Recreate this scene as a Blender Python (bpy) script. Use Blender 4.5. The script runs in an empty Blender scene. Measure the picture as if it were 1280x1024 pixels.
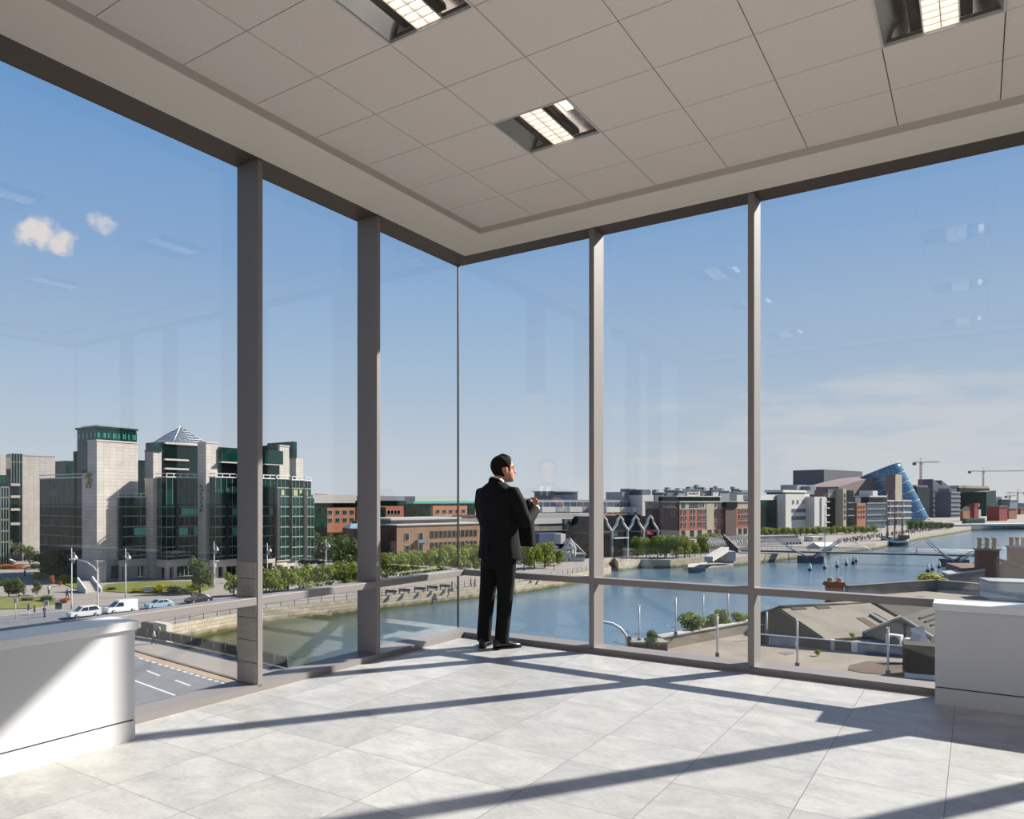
import bpy, bmesh, math, random
from mathutils import Vector, Matrix, Euler
C = bpy.context.scene.collection
R = math.radians
random.seed(7)

# ------------------------------------------------------------------ survey of the place
EYE = 1.36                      # camera height above the room's floor
FPX, CX, HZ = 955.0, 522.0, 626.0
GZ = EYE - 17.0                 # street and quay level outside
WZ = GZ - 2.5                   # river level
ER = Vector((0.80743, -0.58997)); EL = Vector((-0.58997, -0.80743))
CORNER = Vector((0.4193, 7.898))
RANG = math.atan2(ER.y, ER.x)
W = 7.275                       # the room is square
HEAD = 3.79; CEIL = 3.835

def ray(px, py, Z):             # a surveyed point at distance Z in front of the camera
    return Vector(((px - CX) / FPX * Z, Z, EYE - (py - HZ) / FPX * Z))
def gnd(px, py, z=None):        # where a sight line meets the level z
    z = GZ if z is None else z
    return ray(px, py, FPX * (EYE - z) / (py - HZ))
def zat(py, Z): return EYE - (py - HZ) / FPX * Z
def room(a, b, z=0.0):
    p = CORNER + ER * a + EL * b
    return Vector((p.x, p.y, z))

# ------------------------------------------------------------------ materials
def lin(c):
    c = c / 255.0
    return c / 12.92 if c <= 0.04045 else ((c + 0.055) / 1.055) ** 2.4
def srgb(r, g, b): return (lin(r), lin(g), lin(b), 1.0)

def nodes_of(name):
    m = bpy.data.materials.new(name); m.use_nodes = True
    nt = m.node_tree; nt.nodes.clear()
    return m, nt
def N(nt, t, **kw):
    n = nt.nodes.new(t)
    for k, v in kw.items():
        if k.startswith('_'): setattr(n, k[1:], v)
        else:
            key = k.replace('__', ' ')
            n.inputs[key].default_value = v
    return n
def mat(name, col, rough=0.6, metal=0.0, spec=0.5, noise=None, nscale=5.0, ncol=None, bump=0.0, bscale=40.0, emit=None, estr=0.0, coord='Object', stretch=(1,1,1), detail=4.0):
    """a plain procedural surface: base colour, optional second colour mixed in by noise, optional bump"""
    m, nt = nodes_of(name)
    out = N(nt, 'ShaderNodeOutputMaterial'); p = N(nt, 'ShaderNodeBsdfPrincipled', Roughness=rough, Metallic=metal)
    p.inputs['Specular IOR Level'].default_value = spec
    p.inputs['Base Color'].default_value = col
    nt.links.new(p.outputs[0], out.inputs[0])
    if noise or bump:
        tc = N(nt, 'ShaderNodeTexCoord'); mp = N(nt, 'ShaderNodeMapping'); mp.inputs['Scale'].default_value = stretch
        nt.links.new(tc.outputs[coord], mp.inputs[0])
    if noise:
        nz = N(nt, 'ShaderNodeTexNoise', Scale=nscale, Detail=detail)
        nt.links.new(mp.outputs[0], nz.inputs['Vector'])
        rp = N(nt, 'ShaderNodeValToRGB')
        rp.color_ramp.elements[0].position = 0.5 - noise / 2; rp.color_ramp.elements[1].position = 0.5 + noise / 2
        rp.color_ramp.elements[0].color = ncol or tuple(c * 0.8 for c in col[:3]) + (1,)
        rp.color_ramp.elements[1].color = col
        nt.links.new(nz.outputs['Fac'], rp.inputs[0]); nt.links.new(rp.outputs[0], p.inputs['Base Color'])
    if bump:
        nb = N(nt, 'ShaderNodeTexNoise', Scale=bscale, Detail=3.0)
        nt.links.new(mp.outputs[0], nb.inputs['Vector'])
        bp = N(nt, 'ShaderNodeBump', Strength=bump, Distance=0.02)
        nt.links.new(nb.outputs['Fac'], bp.inputs['Height']); nt.links.new(bp.outputs[0], p.inputs['Normal'])
    if emit:
        p.inputs['Emission Color'].default_value = emit; p.inputs['Emission Strength'].default_value = estr
    return m
def grid_mat(name, col, line, sx, sz, lw=0.03, rough=0.7, spec=0.3, noise=0.15, offs=0.5, metal=0.0, bump=0.0):
    """courses of blocks or bricks on upright faces; u runs along the wall, v is height"""
    m, nt = nodes_of(name)
    out = N(nt, 'ShaderNodeOutputMaterial'); p = N(nt, 'ShaderNodeBsdfPrincipled', Roughness=rough, Metallic=metal)
    p.inputs['Specular IOR Level'].default_value = spec
    tc = N(nt, 'ShaderNodeTexCoord'); sep = N(nt, 'ShaderNodeSeparateXYZ'); nt.links.new(tc.outputs['Object'], sep.inputs[0])
    add = N(nt, 'ShaderNodeMath', _operation='ADD'); nt.links.new(sep.outputs[0], add.inputs[0]); nt.links.new(sep.outputs[1], add.inputs[1])
    cmb = N(nt, 'ShaderNodeCombineXYZ'); nt.links.new(add.outputs[0], cmb.inputs[0]); nt.links.new(sep.outputs[2], cmb.inputs[1])
    br = N(nt, 'ShaderNodeTexBrick'); br.offset = offs
    br.inputs['Scale'].default_value = 1.0; br.inputs['Brick Width'].default_value = sx; br.inputs['Row Height'].default_value = sz
    br.inputs['Mortar Size'].default_value = lw; br.inputs['Mortar Smooth'].default_value = 0.1
    br.inputs['Color1'].default_value = col; br.inputs['Color2'].default_value = tuple(c * (1 - noise) for c in col[:3]) + (1,)
    br.inputs['Mortar'].default_value = line
    nt.links.new(cmb.outputs[0], br.inputs['Vector'])
    nz = N(nt, 'ShaderNodeTexNoise', Scale=0.35, Detail=5.0); nt.links.new(tc.outputs['Object'], nz.inputs['Vector'])
    mx = N(nt, 'ShaderNodeMix', _data_type='RGBA', _blend_type='MULTIPLY'); mx.inputs[0].default_value = 0.35
    nt.links.new(br.outputs['Color'], mx.inputs[6]); nt.links.new(nz.outputs['Fac'], mx.inputs[7])
    sc = N(nt, 'ShaderNodeMix', _data_type='RGBA', _blend_type='MULTIPLY'); sc.inputs[0].default_value = 1.0
    sc.inputs[7].default_value = (1.18, 1.18, 1.18, 1)
    nt.links.new(mx.outputs[2], sc.inputs[6])
    nt.links.new(sc.outputs[2], p.inputs['Base Color']); nt.links.new(p.outputs[0], out.inputs[0])
    return m

# ------------------------------------------------------------------ mesh building
class MB:
    def __init__(s): s.v = []; s.f = []; s.m = []; s.sm = []
    def add(s, vs, fs, m=0, smooth=False):
        o = len(s.v); s.v += [tuple(v) for v in vs]
        s.f += [tuple(i + o for i in f) for f in fs]; s.m += [m] * len(fs); s.sm += [smooth] * len(fs)
        return s
    def box(s, x0, x1, y0, y1, z0, z1, m=0, M=None):
        vs = [Vector((x, y, z)) for z in (z0, z1) for y in (y0, y1) for x in (x0, x1)]
        if M is not None: vs = [M @ v for v in vs]
        return s.add(vs, [(0,2,3,1),(4,5,7,6),(0,1,5,4),(1,3,7,5),(3,2,6,7),(2,0,4,6)], m)
    def cbox(s, c, sz, m=0, rot=None):
        M = Matrix.Translation(c) @ (rot.to_matrix().to_4x4() if rot is not None else Matrix())
        return s.box(-sz[0]/2, sz[0]/2, -sz[1]/2, sz[1]/2, -sz[2]/2, sz[2]/2, m, M)
    def prism(s, pts, z0, z1, m=0, mside=None, bottom=True):
        n = len(pts); vs = [(p[0], p[1], z0) for p in pts] + [(p[0], p[1], z1) for p in pts]
        s.add(vs, [tuple(range(n, 2*n))] + ([tuple(range(n-1, -1, -1))] if bottom else []), m)
        o = len(s.v) - 2*n
        fs = [(o+i, o+(i+1)%n, o+n+(i+1)%n, o+n+i) for i in range(n)]
        s.f += fs; s.m += [m if mside is None else mside] * n; s.sm += [False] * n
        return s
    def extr(s, prof, d, m=0):
        """a flat outline (list of Vectors) pushed by vector d"""
        n = len(prof); vs = [Vector(p) for p in prof] + [Vector(p) + Vector(d) for p in prof]
        return s.add(vs, [tuple(range(n)), tuple(range(2*n-1, n-1, -1))] + [(i, n+i, n+(i+1)%n, (i+1)%n) for i in range(n)], m)
    def tube(s, path, r, n=8, m=0, cap=True, smooth=True, flat=None):
        path = [Vector(p) for p in path]; rs = r if isinstance(r, (list, tuple)) else [r] * len(path)
        rings = []; up = None
        for i, p in enumerate(path):
            d = (path[min(i+1, len(path)-1)] - path[max(i-1, 0)]).normalized()
            if up is None: up = Vector((0,0,1)) if abs(d.z) < 0.9 else Vector((0,1,0))
            x = d.cross(up)
            if x.length < 1e-4: x = d.cross(Vector((1,0,0)))
            x.normalize(); y = x.cross(d).normalized(); up = y
            rr = rs[i]; rx, ry = rr if isinstance(rr, (tuple, list)) else (rr, rr)
            rings.append([p + x * (rx * math.cos(2*math.pi*k/n)) + y * (ry * math.sin(2*math.pi*k/n)) for k in range(n)])
        return s.loft(rings, m, cap, smooth)
    def loft(s, rings, m=0, cap=True, smooth=True):
        n = len(rings[0]); vs = [v for r_ in rings for v in r_]; fs = []
        for i in range(len(rings) - 1):
            for k in range(n):
                fs.append((i*n+k, i*n+(k+1)%n, (i+1)*n+(k+1)%n, (i+1)*n+k))
        s.add(vs, fs, m, smooth)
        if cap:
            o = len(s.v) - len(vs)
            s.f += [tuple(o + k for k in range(n-1, -1, -1)), tuple(o + (len(rings)-1)*n + k for k in range(n))]
            s.m += [m, m]; s.sm += [False, False]
        return s
    def lathe(s, prof, n=12, m=0, c=(0,0,0), smooth=True):
        rings = [[Vector((c[0] + r*math.cos(2*math.pi*k/n), c[1] + r*math.sin(2*math.pi*k/n), c[2] + z)) for k in range(n)] for r, z in prof]
        return s.loft(rings, m, True, smooth)
    def ball(s, c, r, nu=12, nv=8, m=0):
        rx, ry, rz = (r, r, r) if not isinstance(r, (tuple, list)) else r
        rings = []
        for j in range(nv + 1):
            t = -math.pi/2 + math.pi*j/nv; t = max(-math.pi/2+0.02, min(math.pi/2-0.02, t))
            rings.append([Vector((c[0]+rx*math.cos(t)*math.cos(2*math.pi*k/nu), c[1]+ry*math.cos(t)*math.sin(2*math.pi*k/nu), c[2]+rz*math.sin(t))) for k in range(nu)])
        return s.loft(rings, m)
    def mesh(s, name, mats):
        me = bpy.data.meshes.new(name); me.from_pydata(s.v, [], s.f)
        for mm in (mats if isinstance(mats, (list, tuple)) else [mats]): me.materials.append(mm)
        me.polygons.foreach_set('material_index', s.m); me.polygons.foreach_set('use_smooth', s.sm)
        bm = bmesh.new(); bm.from_mesh(me); bmesh.ops.recalc_face_normals(bm, faces=bm.faces); bm.to_mesh(me); bm.free()
        me.update(); return me
    def build(s, name, mats, parent=None, loc=(0,0,0), rz=0.0, bevel=0.0):
        o = bpy.data.objects.new(name, s.mesh(name, mats)); C.objects.link(o)
        o.location = loc; o.rotation_euler = (0, 0, rz)
        if parent is not None: o.parent = parent
        if bevel:
            b = o.modifiers.new('edge', 'BEVEL'); b.width = bevel; b.segments = 2; b.limit_method = 'ANGLE'
        return o
def tag(o, label=None, cat=None, group=None, kind=None):
    if label: o['label'] = label
    if cat: o['category'] = cat
    if group: o['group'] = group
    if kind: o['kind'] = kind
    return o
def thing(name, label, cat, loc=(0,0,0), rz=0.0, group=None):
    o = bpy.data.objects.new(name, None); C.objects.link(o); o.empty_display_size = 0.3
    o.location = loc; o.rotation_euler = (0, 0, rz)
    return tag(o, label, cat, group)
def struct(o): o['kind'] = 'structure'; return o
def dup(root, loc=None, rz=None, label=None, group=None, scale=None):
    r = root.copy(); C.objects.link(r)
    if loc is not None: r.location = loc
    if rz is not None: r.rotation_euler = (0, 0, rz)
    if scale is not None: r.scale = (scale,)*3 if not isinstance(scale, (tuple, list)) else scale
    if label: r['label'] = label
    if group: r['group'] = group
    for ch in list(root.children):
        c = ch.copy(); C.objects.link(c); c.parent = r
        for g in list(ch.children):
            d = g.copy(); C.objects.link(d); d.parent = c
    return r
# ------------------------------------------------------------------ camera, sky and sun
cam = bpy.data.cameras.new('camera'); camo = bpy.data.objects.new('camera', cam); C.objects.link(camo)
camo.location = (0, 0, EYE); camo.rotation_euler = (R(90), 0, 0)
cam.sensor_width = 36.0; cam.lens = FPX / 1280 * 36.0
cam.shift_x = (640 - CX) / 1280; cam.shift_y = (HZ - 512) / 1280
cam.clip_start = 0.05; cam.clip_end = 20000
sc = bpy.context.scene; sc.camera = camo
sc.view_settings.view_transform = 'Standard'; sc.view_settings.look = 'None'
sc.view_settings.exposure = 0.0; sc.view_settings.gamma = 1.0; sc.view_settings.use_curve_mapping = False
sc.cycles.max_bounces = 8; sc.cycles.diffuse_bounces = 5; sc.cycles.glossy_bounces = 4; sc.cycles.transparent_max_bounces = 40
sc.cycles.sample_clamp_indirect = 6.0; sc.cycles.caustics_reflective = False; sc.cycles.caustics_refractive = False

toward_sun = Vector((ER.x * 0.62 - EL.x, ER.y * 0.62 - EL.y, 0.74)).normalized()
sl = bpy.data.lights.new('sun', 'SUN'); sl.energy = 11.5; sl.angle = R(0.8); sl.color = (1.0, 0.94, 0.85)
so = bpy.data.objects.new('sun', sl); C.objects.link(so)
so.rotation_euler = toward_sun.to_track_quat('Z', 'Y').to_euler(); so.location = (60, 30, 80)

def sky():
    w = bpy.data.worlds.new('sky'); sc.world = w; w.use_nodes = True
    nt = w.node_tree; nt.nodes.clear(); L = nt.links.new
    out = N(nt, 'ShaderNodeOutputWorld'); bg = N(nt, 'ShaderNodeBackground', Strength=1.0); L(bg.outputs[0], out.inputs[0])
    tc = N(nt, 'ShaderNodeTexCoord'); sep = N(nt, 'ShaderNodeSeparateXYZ'); L(tc.outputs['Generated'], sep.inputs[0])
    rp = N(nt, 'ShaderNodeValToRGB'); L(sep.outputs[2], rp.inputs[0])
    e = rp.color_ramp.elements
    stops = [(0.0, srgb(206, 211, 217)), (0.06, srgb(196, 205, 217)), (0.16, srgb(172, 193, 218)), (0.30, srgb(140, 174, 216)), (0.46, srgb(112, 158, 212)), (0.7, srgb(74, 118, 182)), (1.0, srgb(52, 92, 158))]
    e[0].position, e[0].color = stops[0]; e[1].position, e[1].color = stops[-1]
    for p, c in stops[1:-1]:
        k = e.new(p); k.color = c
    col = rp.outputs[0]
    def patch(col, px, py, rx, ry, thr, soft, scale, colr, amount, stretch=(1,1,1), det=7.0):
        """a cloud around one direction of the sky, its outline broken up by noise"""
        d = Vector(((px - CX) / FPX, 1.0, (HZ - py) / FPX)).normalized()
        right = Vector((d.y, -d.x, 0)).normalized(); up = right.cross(d)
        def dot(v, k):
            n = N(nt, 'ShaderNodeVectorMath', _operation='DOT_PRODUCT'); L(tc.outputs['Generated'], n.inputs[0]); n.inputs[1].default_value = v
            q = N(nt, 'ShaderNodeMath', _operation='MULTIPLY'); L(n.outputs['Value'], q.inputs[0]); q.inputs[1].default_value = k
            p2 = N(nt, 'ShaderNodeMath', _operation='MULTIPLY'); L(q.outputs[0], p2.inputs[0]); L(q.outputs[0], p2.inputs[1])
            return p2.outputs[0]
        s_ = N(nt, 'ShaderNodeMath', _operation='ADD'); L(dot(right, FPX / rx), s_.inputs[0]); L(dot(up, FPX / ry), s_.inputs[1])
        fd = N(nt, 'ShaderNodeVectorMath', _operation='DOT_PRODUCT'); L(tc.outputs['Generated'], fd.inputs[0]); fd.inputs[1].default_value = d
        front = N(nt, 'ShaderNodeMath', _operation='GREATER_THAN'); L(fd.outputs['Value'], front.inputs[0]); front.inputs[1].default_value = 0.0
        mp = N(nt, 'ShaderNodeMapping'); mp.inputs['Scale'].default_value = stretch; L(tc.outputs['Generated'], mp.inputs[0])
        nz = N(nt, 'ShaderNodeTexNoise', Scale=scale, Detail=det, Roughness=0.6); L(mp.outputs[0], nz.inputs['Vector'])
        # noise minus squared distance
        a = N(nt, 'ShaderNodeMath', _operation='MULTIPLY_ADD'); L(s_.outputs[0], a.inputs[0]); a.inputs[1].default_value = -0.28; L(nz.outputs['Fac'], a.inputs[2])
        mr = N(nt, 'ShaderNodeMapRange', _interpolation_type='SMOOTHSTEP'); L(a.outputs[0], mr.inputs[0])
        mr.inputs['From Min'].default_value = thr; mr.inputs['From Max'].default_value = thr + soft; mr.inputs['To Max'].default_value = amount
        f = N(nt, 'ShaderNodeMath', _operation='MULTIPLY'); L(mr.outputs[0], f.inputs[0]); L(front.outputs[0], f.inputs[1])
        mx = N(nt, 'ShaderNodeMix', _data_type='RGBA'); L(f.outputs[0], mx.inputs[0]); L(col, mx.inputs[6]); mx.inputs[7].default_value = colr
        return mx.outputs[2]
    col = patch(col, 54, 296, 36, 24, 0.26, 0.2, 22, srgb(236, 226, 222), 0.95)
    col = patch(col, 126, 281, 21, 16, 0.33, 0.2, 26, srgb(226, 222, 224), 0.75)
    col = patch(col, 1230, 545, 330, 75, 0.18, 0.35, 9, srgb(226, 222, 222), 0.45, (1, 1, 5), 2.0)
    L(col, bg.inputs[0])
sky()

# ------------------------------------------------------------------ room materials
def floor_mat():
    m, nt = nodes_of('stone floor tiles'); L = nt.links.new
    out = N(nt, 'ShaderNodeOutputMaterial'); p = N(nt, 'ShaderNodeBsdfPrincipled', Roughness=0.42); L(p.outputs[0], out.inputs[0])
    p.inputs['Specular IOR Level'].default_value = 0.35
    tc = N(nt, 'ShaderNodeTexCoord'); sep = N(nt, 'ShaderNodeSeparateXYZ'); L(tc.outputs['Object'], sep.inputs[0])
    T = 0.5375
    def cell(sock, off):
        d = N(nt, 'ShaderNodeMath', _operation='MULTIPLY_ADD'); L(sock, d.inputs[0]); d.inputs[1].default_value = 1 / T; d.inputs[2].default_value = off
        fl = N(nt, 'ShaderNodeMath', _operation='FLOOR'); L(d.outputs[0], fl.inputs[0])
        fr = N(nt, 'ShaderNodeMath', _operation='FRACT'); L(d.outputs[0], fr.inputs[0])
        # distance to the joint
        pp = N(nt, 'ShaderNodeMath', _operation='PINGPONG'); L(d.outputs[0], pp.inputs[0]); pp.inputs[1].default_value = 0.5
        return fl.outputs[0], fr.outputs[0], pp.outputs[0]
    fx, ux, jx = cell(sep.outputs[0], -1.5225 / T + 20); fy, uy, jy = cell(sep.outputs[1], 2.385 / T + 20)
    cb = N(nt, 'ShaderNodeCombineXYZ'); L(fx, cb.inputs[0]); L(fy, cb.inputs[1])
    wn = N(nt, 'ShaderNodeTexWhiteNoise', _noise_dimensions='2D'); L(cb.outputs[0], wn.inputs['Vector'])
    # veining, turned and shifted from tile to tile
    of = N(nt, 'ShaderNodeVectorMath', _operation='MULTIPLY_ADD'); L(wn.outputs['Color'], of.inputs[0]); of.inputs[1].default_value = (9, 9, 9); L(tc.outputs['Object'], of.inputs[2])
    mp = N(nt, 'ShaderNodeMapping'); mp.inputs['Rotation'].default_value = (0, 0, 0.6); mp.inputs['Scale'].default_value = (1.0, 1.4, 1); L(of.outputs[0], mp.inputs[0])
    n1 = N(nt, 'ShaderNodeTexNoise', Scale=4.5, Detail=9.0, Roughness=0.68, Distortion=0.5); L(mp.outputs[0], n1.inputs['Vector'])
    n2 = N(nt, 'ShaderNodeTexNoise', Scale=38.0, Detail=5.0, Roughness=0.7); L(mp.outputs[0], n2.inputs['Vector'])
    ad = N(nt, 'ShaderNodeMath', _operation='MULTIPLY_ADD'); L(n2.outputs['Fac'], ad.inputs[0]); ad.inputs[1].default_value = 0.55; L(n1.outputs['Fac'], ad.inputs[2])
    rp = N(nt, 'ShaderNodeValToRGB'); L(ad.outputs[0], rp.inputs[0])
    rp.color_ramp.elements[0].position = 0.52; rp.color_ramp.elements[0].color = srgb(152, 151, 151)
    rp.color_ramp.elements[1].position = 0.98; rp.color_ramp.elements[1].color = srgb(189, 186, 184)
    tn = N(nt, 'ShaderNodeMapRange'); L(wn.outputs['Value'], tn.inputs[0]); tn.inputs['To Min'].default_value = 0.90; tn.inputs['To Max'].default_value = 1.06
    mu = N(nt, 'ShaderNodeVectorMath', _operation='SCALE'); L(rp.outputs[0], mu.inputs[0]); L(tn.outputs[0], mu.inputs['Scale'])
    mn = N(nt, 'ShaderNodeMath', _operation='MINIMUM'); L(jx, mn.inputs[0]); L(jy, mn.inputs[1])
    lt = N(nt, 'ShaderNodeMath', _operation='LESS_THAN'); L(mn.outputs[0], lt.inputs[0]); lt.inputs[1].default_value = 0.0035
    mx = N(nt, 'ShaderNodeMix', _data_type='RGBA'); L(lt.outputs[0], mx.inputs[0]); L(mu.outputs[0], mx.inputs[6]); mx.inputs[7].default_value = srgb(112, 110, 109)
    L(mx.outputs[2], p.inputs['Base Color'])
    return m
def glass_mat(name='window glass', f0=0.05, tint=(0.97, 0.985, 0.98, 1)):
    m, nt = nodes_of(name); L = nt.links.new
    out = N(nt, 'ShaderNodeOutputMaterial'); tr = N(nt, 'ShaderNodeBsdfTransparent'); tr.inputs[0].default_value = tint
    gl = N(nt, 'ShaderNodeBsdfGlossy', Roughness=0.0); mx = N(nt, 'ShaderNodeMixShader')
    g = N(nt, 'ShaderNodeNewGeometry'); d = N(nt, 'ShaderNodeVectorMath', _operation='DOT_PRODUCT'); L(g.outputs['Normal'], d.inputs[0]); L(g.outputs['Incoming'], d.inputs[1])
    ab = N(nt, 'ShaderNodeMath', _operation='ABSOLUTE'); L(d.outputs['Value'], ab.inputs[0])
    om = N(nt, 'ShaderNodeMath', _operation='SUBTRACT'); om.inputs[0].default_value = 1.0; L(ab.outputs[0], om.inputs[1])
    pw = N(nt, 'ShaderNodeMath', _operation='POWER'); L(om.outputs[0], pw.inputs[0]); pw.inputs[1].default_value = 5.0
    fr = N(nt, 'ShaderNodeMath', _operation='MULTIPLY_ADD'); L(pw.outputs[0], fr.inputs[0]); fr.inputs[1].default_value = 1 - f0; fr.inputs[2].default_value = f0
    L(fr.outputs[0], mx.inputs[0]); L(tr.outputs[0], mx.inputs[1]); L(gl.outputs[0], mx.inputs[2]); L(mx.outputs[0], out.inputs[0])
    return m
M_floor = floor_mat(); M_glass = glass_mat(f0=0.045)
M_frame = mat('grey aluminium frame', srgb(132, 126, 125), 0.5, 0.0, 0.4, bump=0.02, bscale=300)
M_head = mat('bronze head frame', srgb(88, 76, 68), 0.5, 0.0, 0.4)
M_soffit = mat('painted plasterboard soffit', srgb(248, 239, 229), 0.9, 0, 0.2, noise=0.6, nscale=120, ncol=srgb(242, 233, 222), bump=0.05, bscale=250)
M_tile = mat('mineral fibre ceiling tile', srgb(246, 235, 228), 0.95, 0, 0.1, noise=0.5, nscale=160, ncol=srgb(234, 222, 215), bump=0.08, bscale=300)
M_tbar = mat('ceiling grid shadow gap', srgb(120, 114, 110), 0.9)
M_cab = mat('white satin lacquer', srgb(206, 206, 208), 0.4, 0, 0.4, bump=0.015, bscale=400)
M_plinth = mat('pale grey plinth', srgb(204, 202, 201), 0.5, 0, 0.4)
M_top = mat('white solid surface top', srgb(226, 226, 226), 0.25, 0, 0.5)
M_gap = mat('dark shadow gap', srgb(52, 50, 52), 0.8)
M_seal = mat('black silicone joint', srgb(40, 38, 38), 0.5)

def rbox(mb, a0, a1, b0, b1, z0, z1, m=0): return mb.box(a0, a1, -b1, -b0, z0, z1, m)
def rbuild(mb, name, mats, **k): return mb.build(name, mats, loc=(CORNER.x, CORNER.y, 0), rz=RANG, **k)
def side(mb, wall, t0, t1, d0, d1, z0, z1, m=0):
    """a box along one of the four glazed walls: t runs along the wall, d inwards from the glass"""
    if wall == 'right': return rbox(mb, t0, t1, d0, d1, z0, z1, m)
    if wall == 'left': return rbox(mb, d0, d1, t0, t1, z0, z1, m)
    if wall == 'rear': return rbox(mb, t0, t1, W - d1, W - d0, z0, z1, m)
    return rbox(mb, W - d1, W - d0, t0, t1, z0, z1, m)          # 'side'

struct(rbuild(rbox(MB(), -0.12, W + 0.12, -0.12, W + 0.12, -0.35, 0.0), 'floor', M_floor))
# ceiling: loose tiles hung below a darker void, left out where lamps sit
D0, T = 0.681, 0.5375
lamp_cells = [(2, 2), (2, 5), (6, 2), (6, 6), (2, 9), (6, 10), (10, 2), (10, 6), (10, 10)]
mb = MB()
for i in range(11):
    for j in range(11):
        if (i, j) in lamp_cells: continue
        rbox(mb, D0 + i*T + 0.003, D0 + (i+1)*T - 0.003, D0 + j*T + 0.003, D0 + (j+1)*T - 0.003, CEIL, CEIL + 0.012)
struct(rbuild(mb, 'ceiling', M_tile))
mb = MB()
for i in range(12): rbox(mb, D0 + i*T - 0.012, D0 + i*T + 0.012, D0, D0 + 11*T, CEIL + 0.012, CEIL + 0.03); rbox(mb, D0, D0 + 11*T, D0 + i*T - 0.012, D0 + i*T + 0.012, CEIL + 0.012, CEIL + 0.03)
struct(rbuild(mb, 'ceiling_grid', M_tbar))
struct(rbuild(rbox(MB(), -0.12, W + 0.12, -0.12, W + 0.12, 4.05, 4.4), 'ceiling_slab', M_soffit))
n_trim = 0
def trim(mb, mats, **k):
    global n_trim
    n_trim += 1
    return struct(rbuild(mb, 'trim_%d' % n_trim, mats, **k))
def ring(d0, d1, z0, z1):
    mb = MB(); o = [(d0, d0), (W - d0, d0), (W - d0, W - d0), (d0, W - d0)]; i_ = [(d1, d1), (W - d1, d1), (W - d1, W - d1), (d1, W - d1)]
    for k in range(4):
        q = (k + 1) % 4
        vs = [(o[k][0], -o[k][1], z) for z in (z0, z1)] + [(o[q][0], -o[q][1], z) for z in (z0, z1)] + [(i_[q][0], -i_[q][1], z) for z in (z0, z1)] + [(i_[k][0], -i_[k][1], z) for z in (z0, z1)]
        mb.add(vs, [(0, 2, 4, 6), (1, 3, 5, 7), (0, 2, 3, 1), (6, 4, 5, 7)])
    return mb
trim(ring(0.225, D0, HEAD - 0.002, 4.05), M_soffit)                # plaster bulkhead round the ceiling
trim(ring(D0 - 0.004, D0 + 0.008, HEAD - 0.003, CEIL + 0.02), mat('grey step shade', srgb(196, 188, 181), 0.8))  # darker ring: the shade on the step face put into its colour
trim(ring(-0.03, 0.225, HEAD, 4.05), M_head)                      # head frame over the glass
trim(ring(-0.03, 0.20, -0.05, 0.05), M_frame)                     # sill
MULL = [1.549, 2.887, 4.72, 5.725]
n_win = 0
M_wall = mat('white added wall', srgb(214, 212, 212), 0.9, 0, 0.1)
struct(rbuild(rbox(MB(), -0.03, W + 0.03, W, W + 0.2, -0.05, 4.05), 'wall_rear_added', M_wall))  # added solid wall out of view, keeps sky reflections down and bounces light
for wall in ('right', 'left', 'side'):
    mb = MB()
    side(mb, wall, 0.0 if wall in ('right',) else 0.0, W, 0.075, 0.195, 0.615, 0.672)
    trim(mb, M_frame, bevel=0.004)                                # transom
    for t in MULL:
        mb = MB(); side(mb, wall, t - 0.024, t + 0.024, -0.02, 0.20, 0.03, HEAD + 0.02); trim(mb, M_frame, bevel=0.003)
    edges = [0.0] + MULL + [W]
    for k in range(5):
        n_win += 1
        mb = MB(); side(mb, wall, edges[k] + (0.006 if k == 0 else 0.0), edges[k+1] - (0.006 if k == 4 else 0.0), -0.006, 0.006, 0.045, HEAD + 0.005)
        struct(rbuild(mb, 'window_%d' % n_win, M_glass))
for a, b in ((0, 0), (W, 0)):
    trim(rbox(MB(), a - 0.008, a + 0.008, b - 0.008, b + 0.008, 0.04, HEAD + 0.01), M_seal)
# reflection on the foot of the left wall's second post, put into beige plates
M_refl = mat('beige reflection plates', srgb(176, 168, 158), 0.8, 0, 0.2, noise=0.5, nscale=30, ncol=srgb(160, 152, 142))
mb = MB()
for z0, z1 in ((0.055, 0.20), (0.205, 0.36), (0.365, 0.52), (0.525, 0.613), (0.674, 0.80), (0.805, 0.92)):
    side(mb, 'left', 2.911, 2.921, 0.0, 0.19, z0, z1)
trim(mb, M_refl)

# ------------------------------------------------------------------ low cabinets under the windows
def cabinet(wall, t0, t1, label):
    lo = room(t0 if wall == 'right' else 0.24, 0.24 if wall == 'right' else t0)
    t = thing('low_cabinet', label, 'cabinet', lo, RANG)
    def bx(u0, u1, d0, d1, z0, z1, mb=None):
        mb = mb or MB()
        if wall == 'right': return rbox(mb, u0, u1, d0 - 0.24, d1 - 0.24, z0, z1)
        return rbox(mb, d0 - 0.24, d1 - 0.24, u0, u1, z0, z1)
    Ln = t1 - t0
    bx(0, Ln, 0.205, 0.453, 0.118, 0.63).build('body', M_cab, t, bevel=0.002)
    bx(0.004, Ln, 0.21, 0.442, 0.108, 0.12).build('shadow_gap', M_gap, t)
    bx(0, Ln, 0.205, 0.456, 0.0, 0.11).build('plinth', M_plinth, t)
    bx(-0.012, Ln, 0.2, 0.475, 0.63, 0.677).build('worktop', M_top, t, bevel=0.003)
    bx(0.02, Ln, 0.21, 0.44, 0.622, 0.632).build('top_batten', M_gap, t)
    return t
cabinet('right', 4.10, W - 0.25, 'long white low cabinet under the window wall overlooking the shed roofs')
cabinet('left', 4.06, W - 0.25, 'long white low cabinet under the window wall facing the green glass offices')

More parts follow.
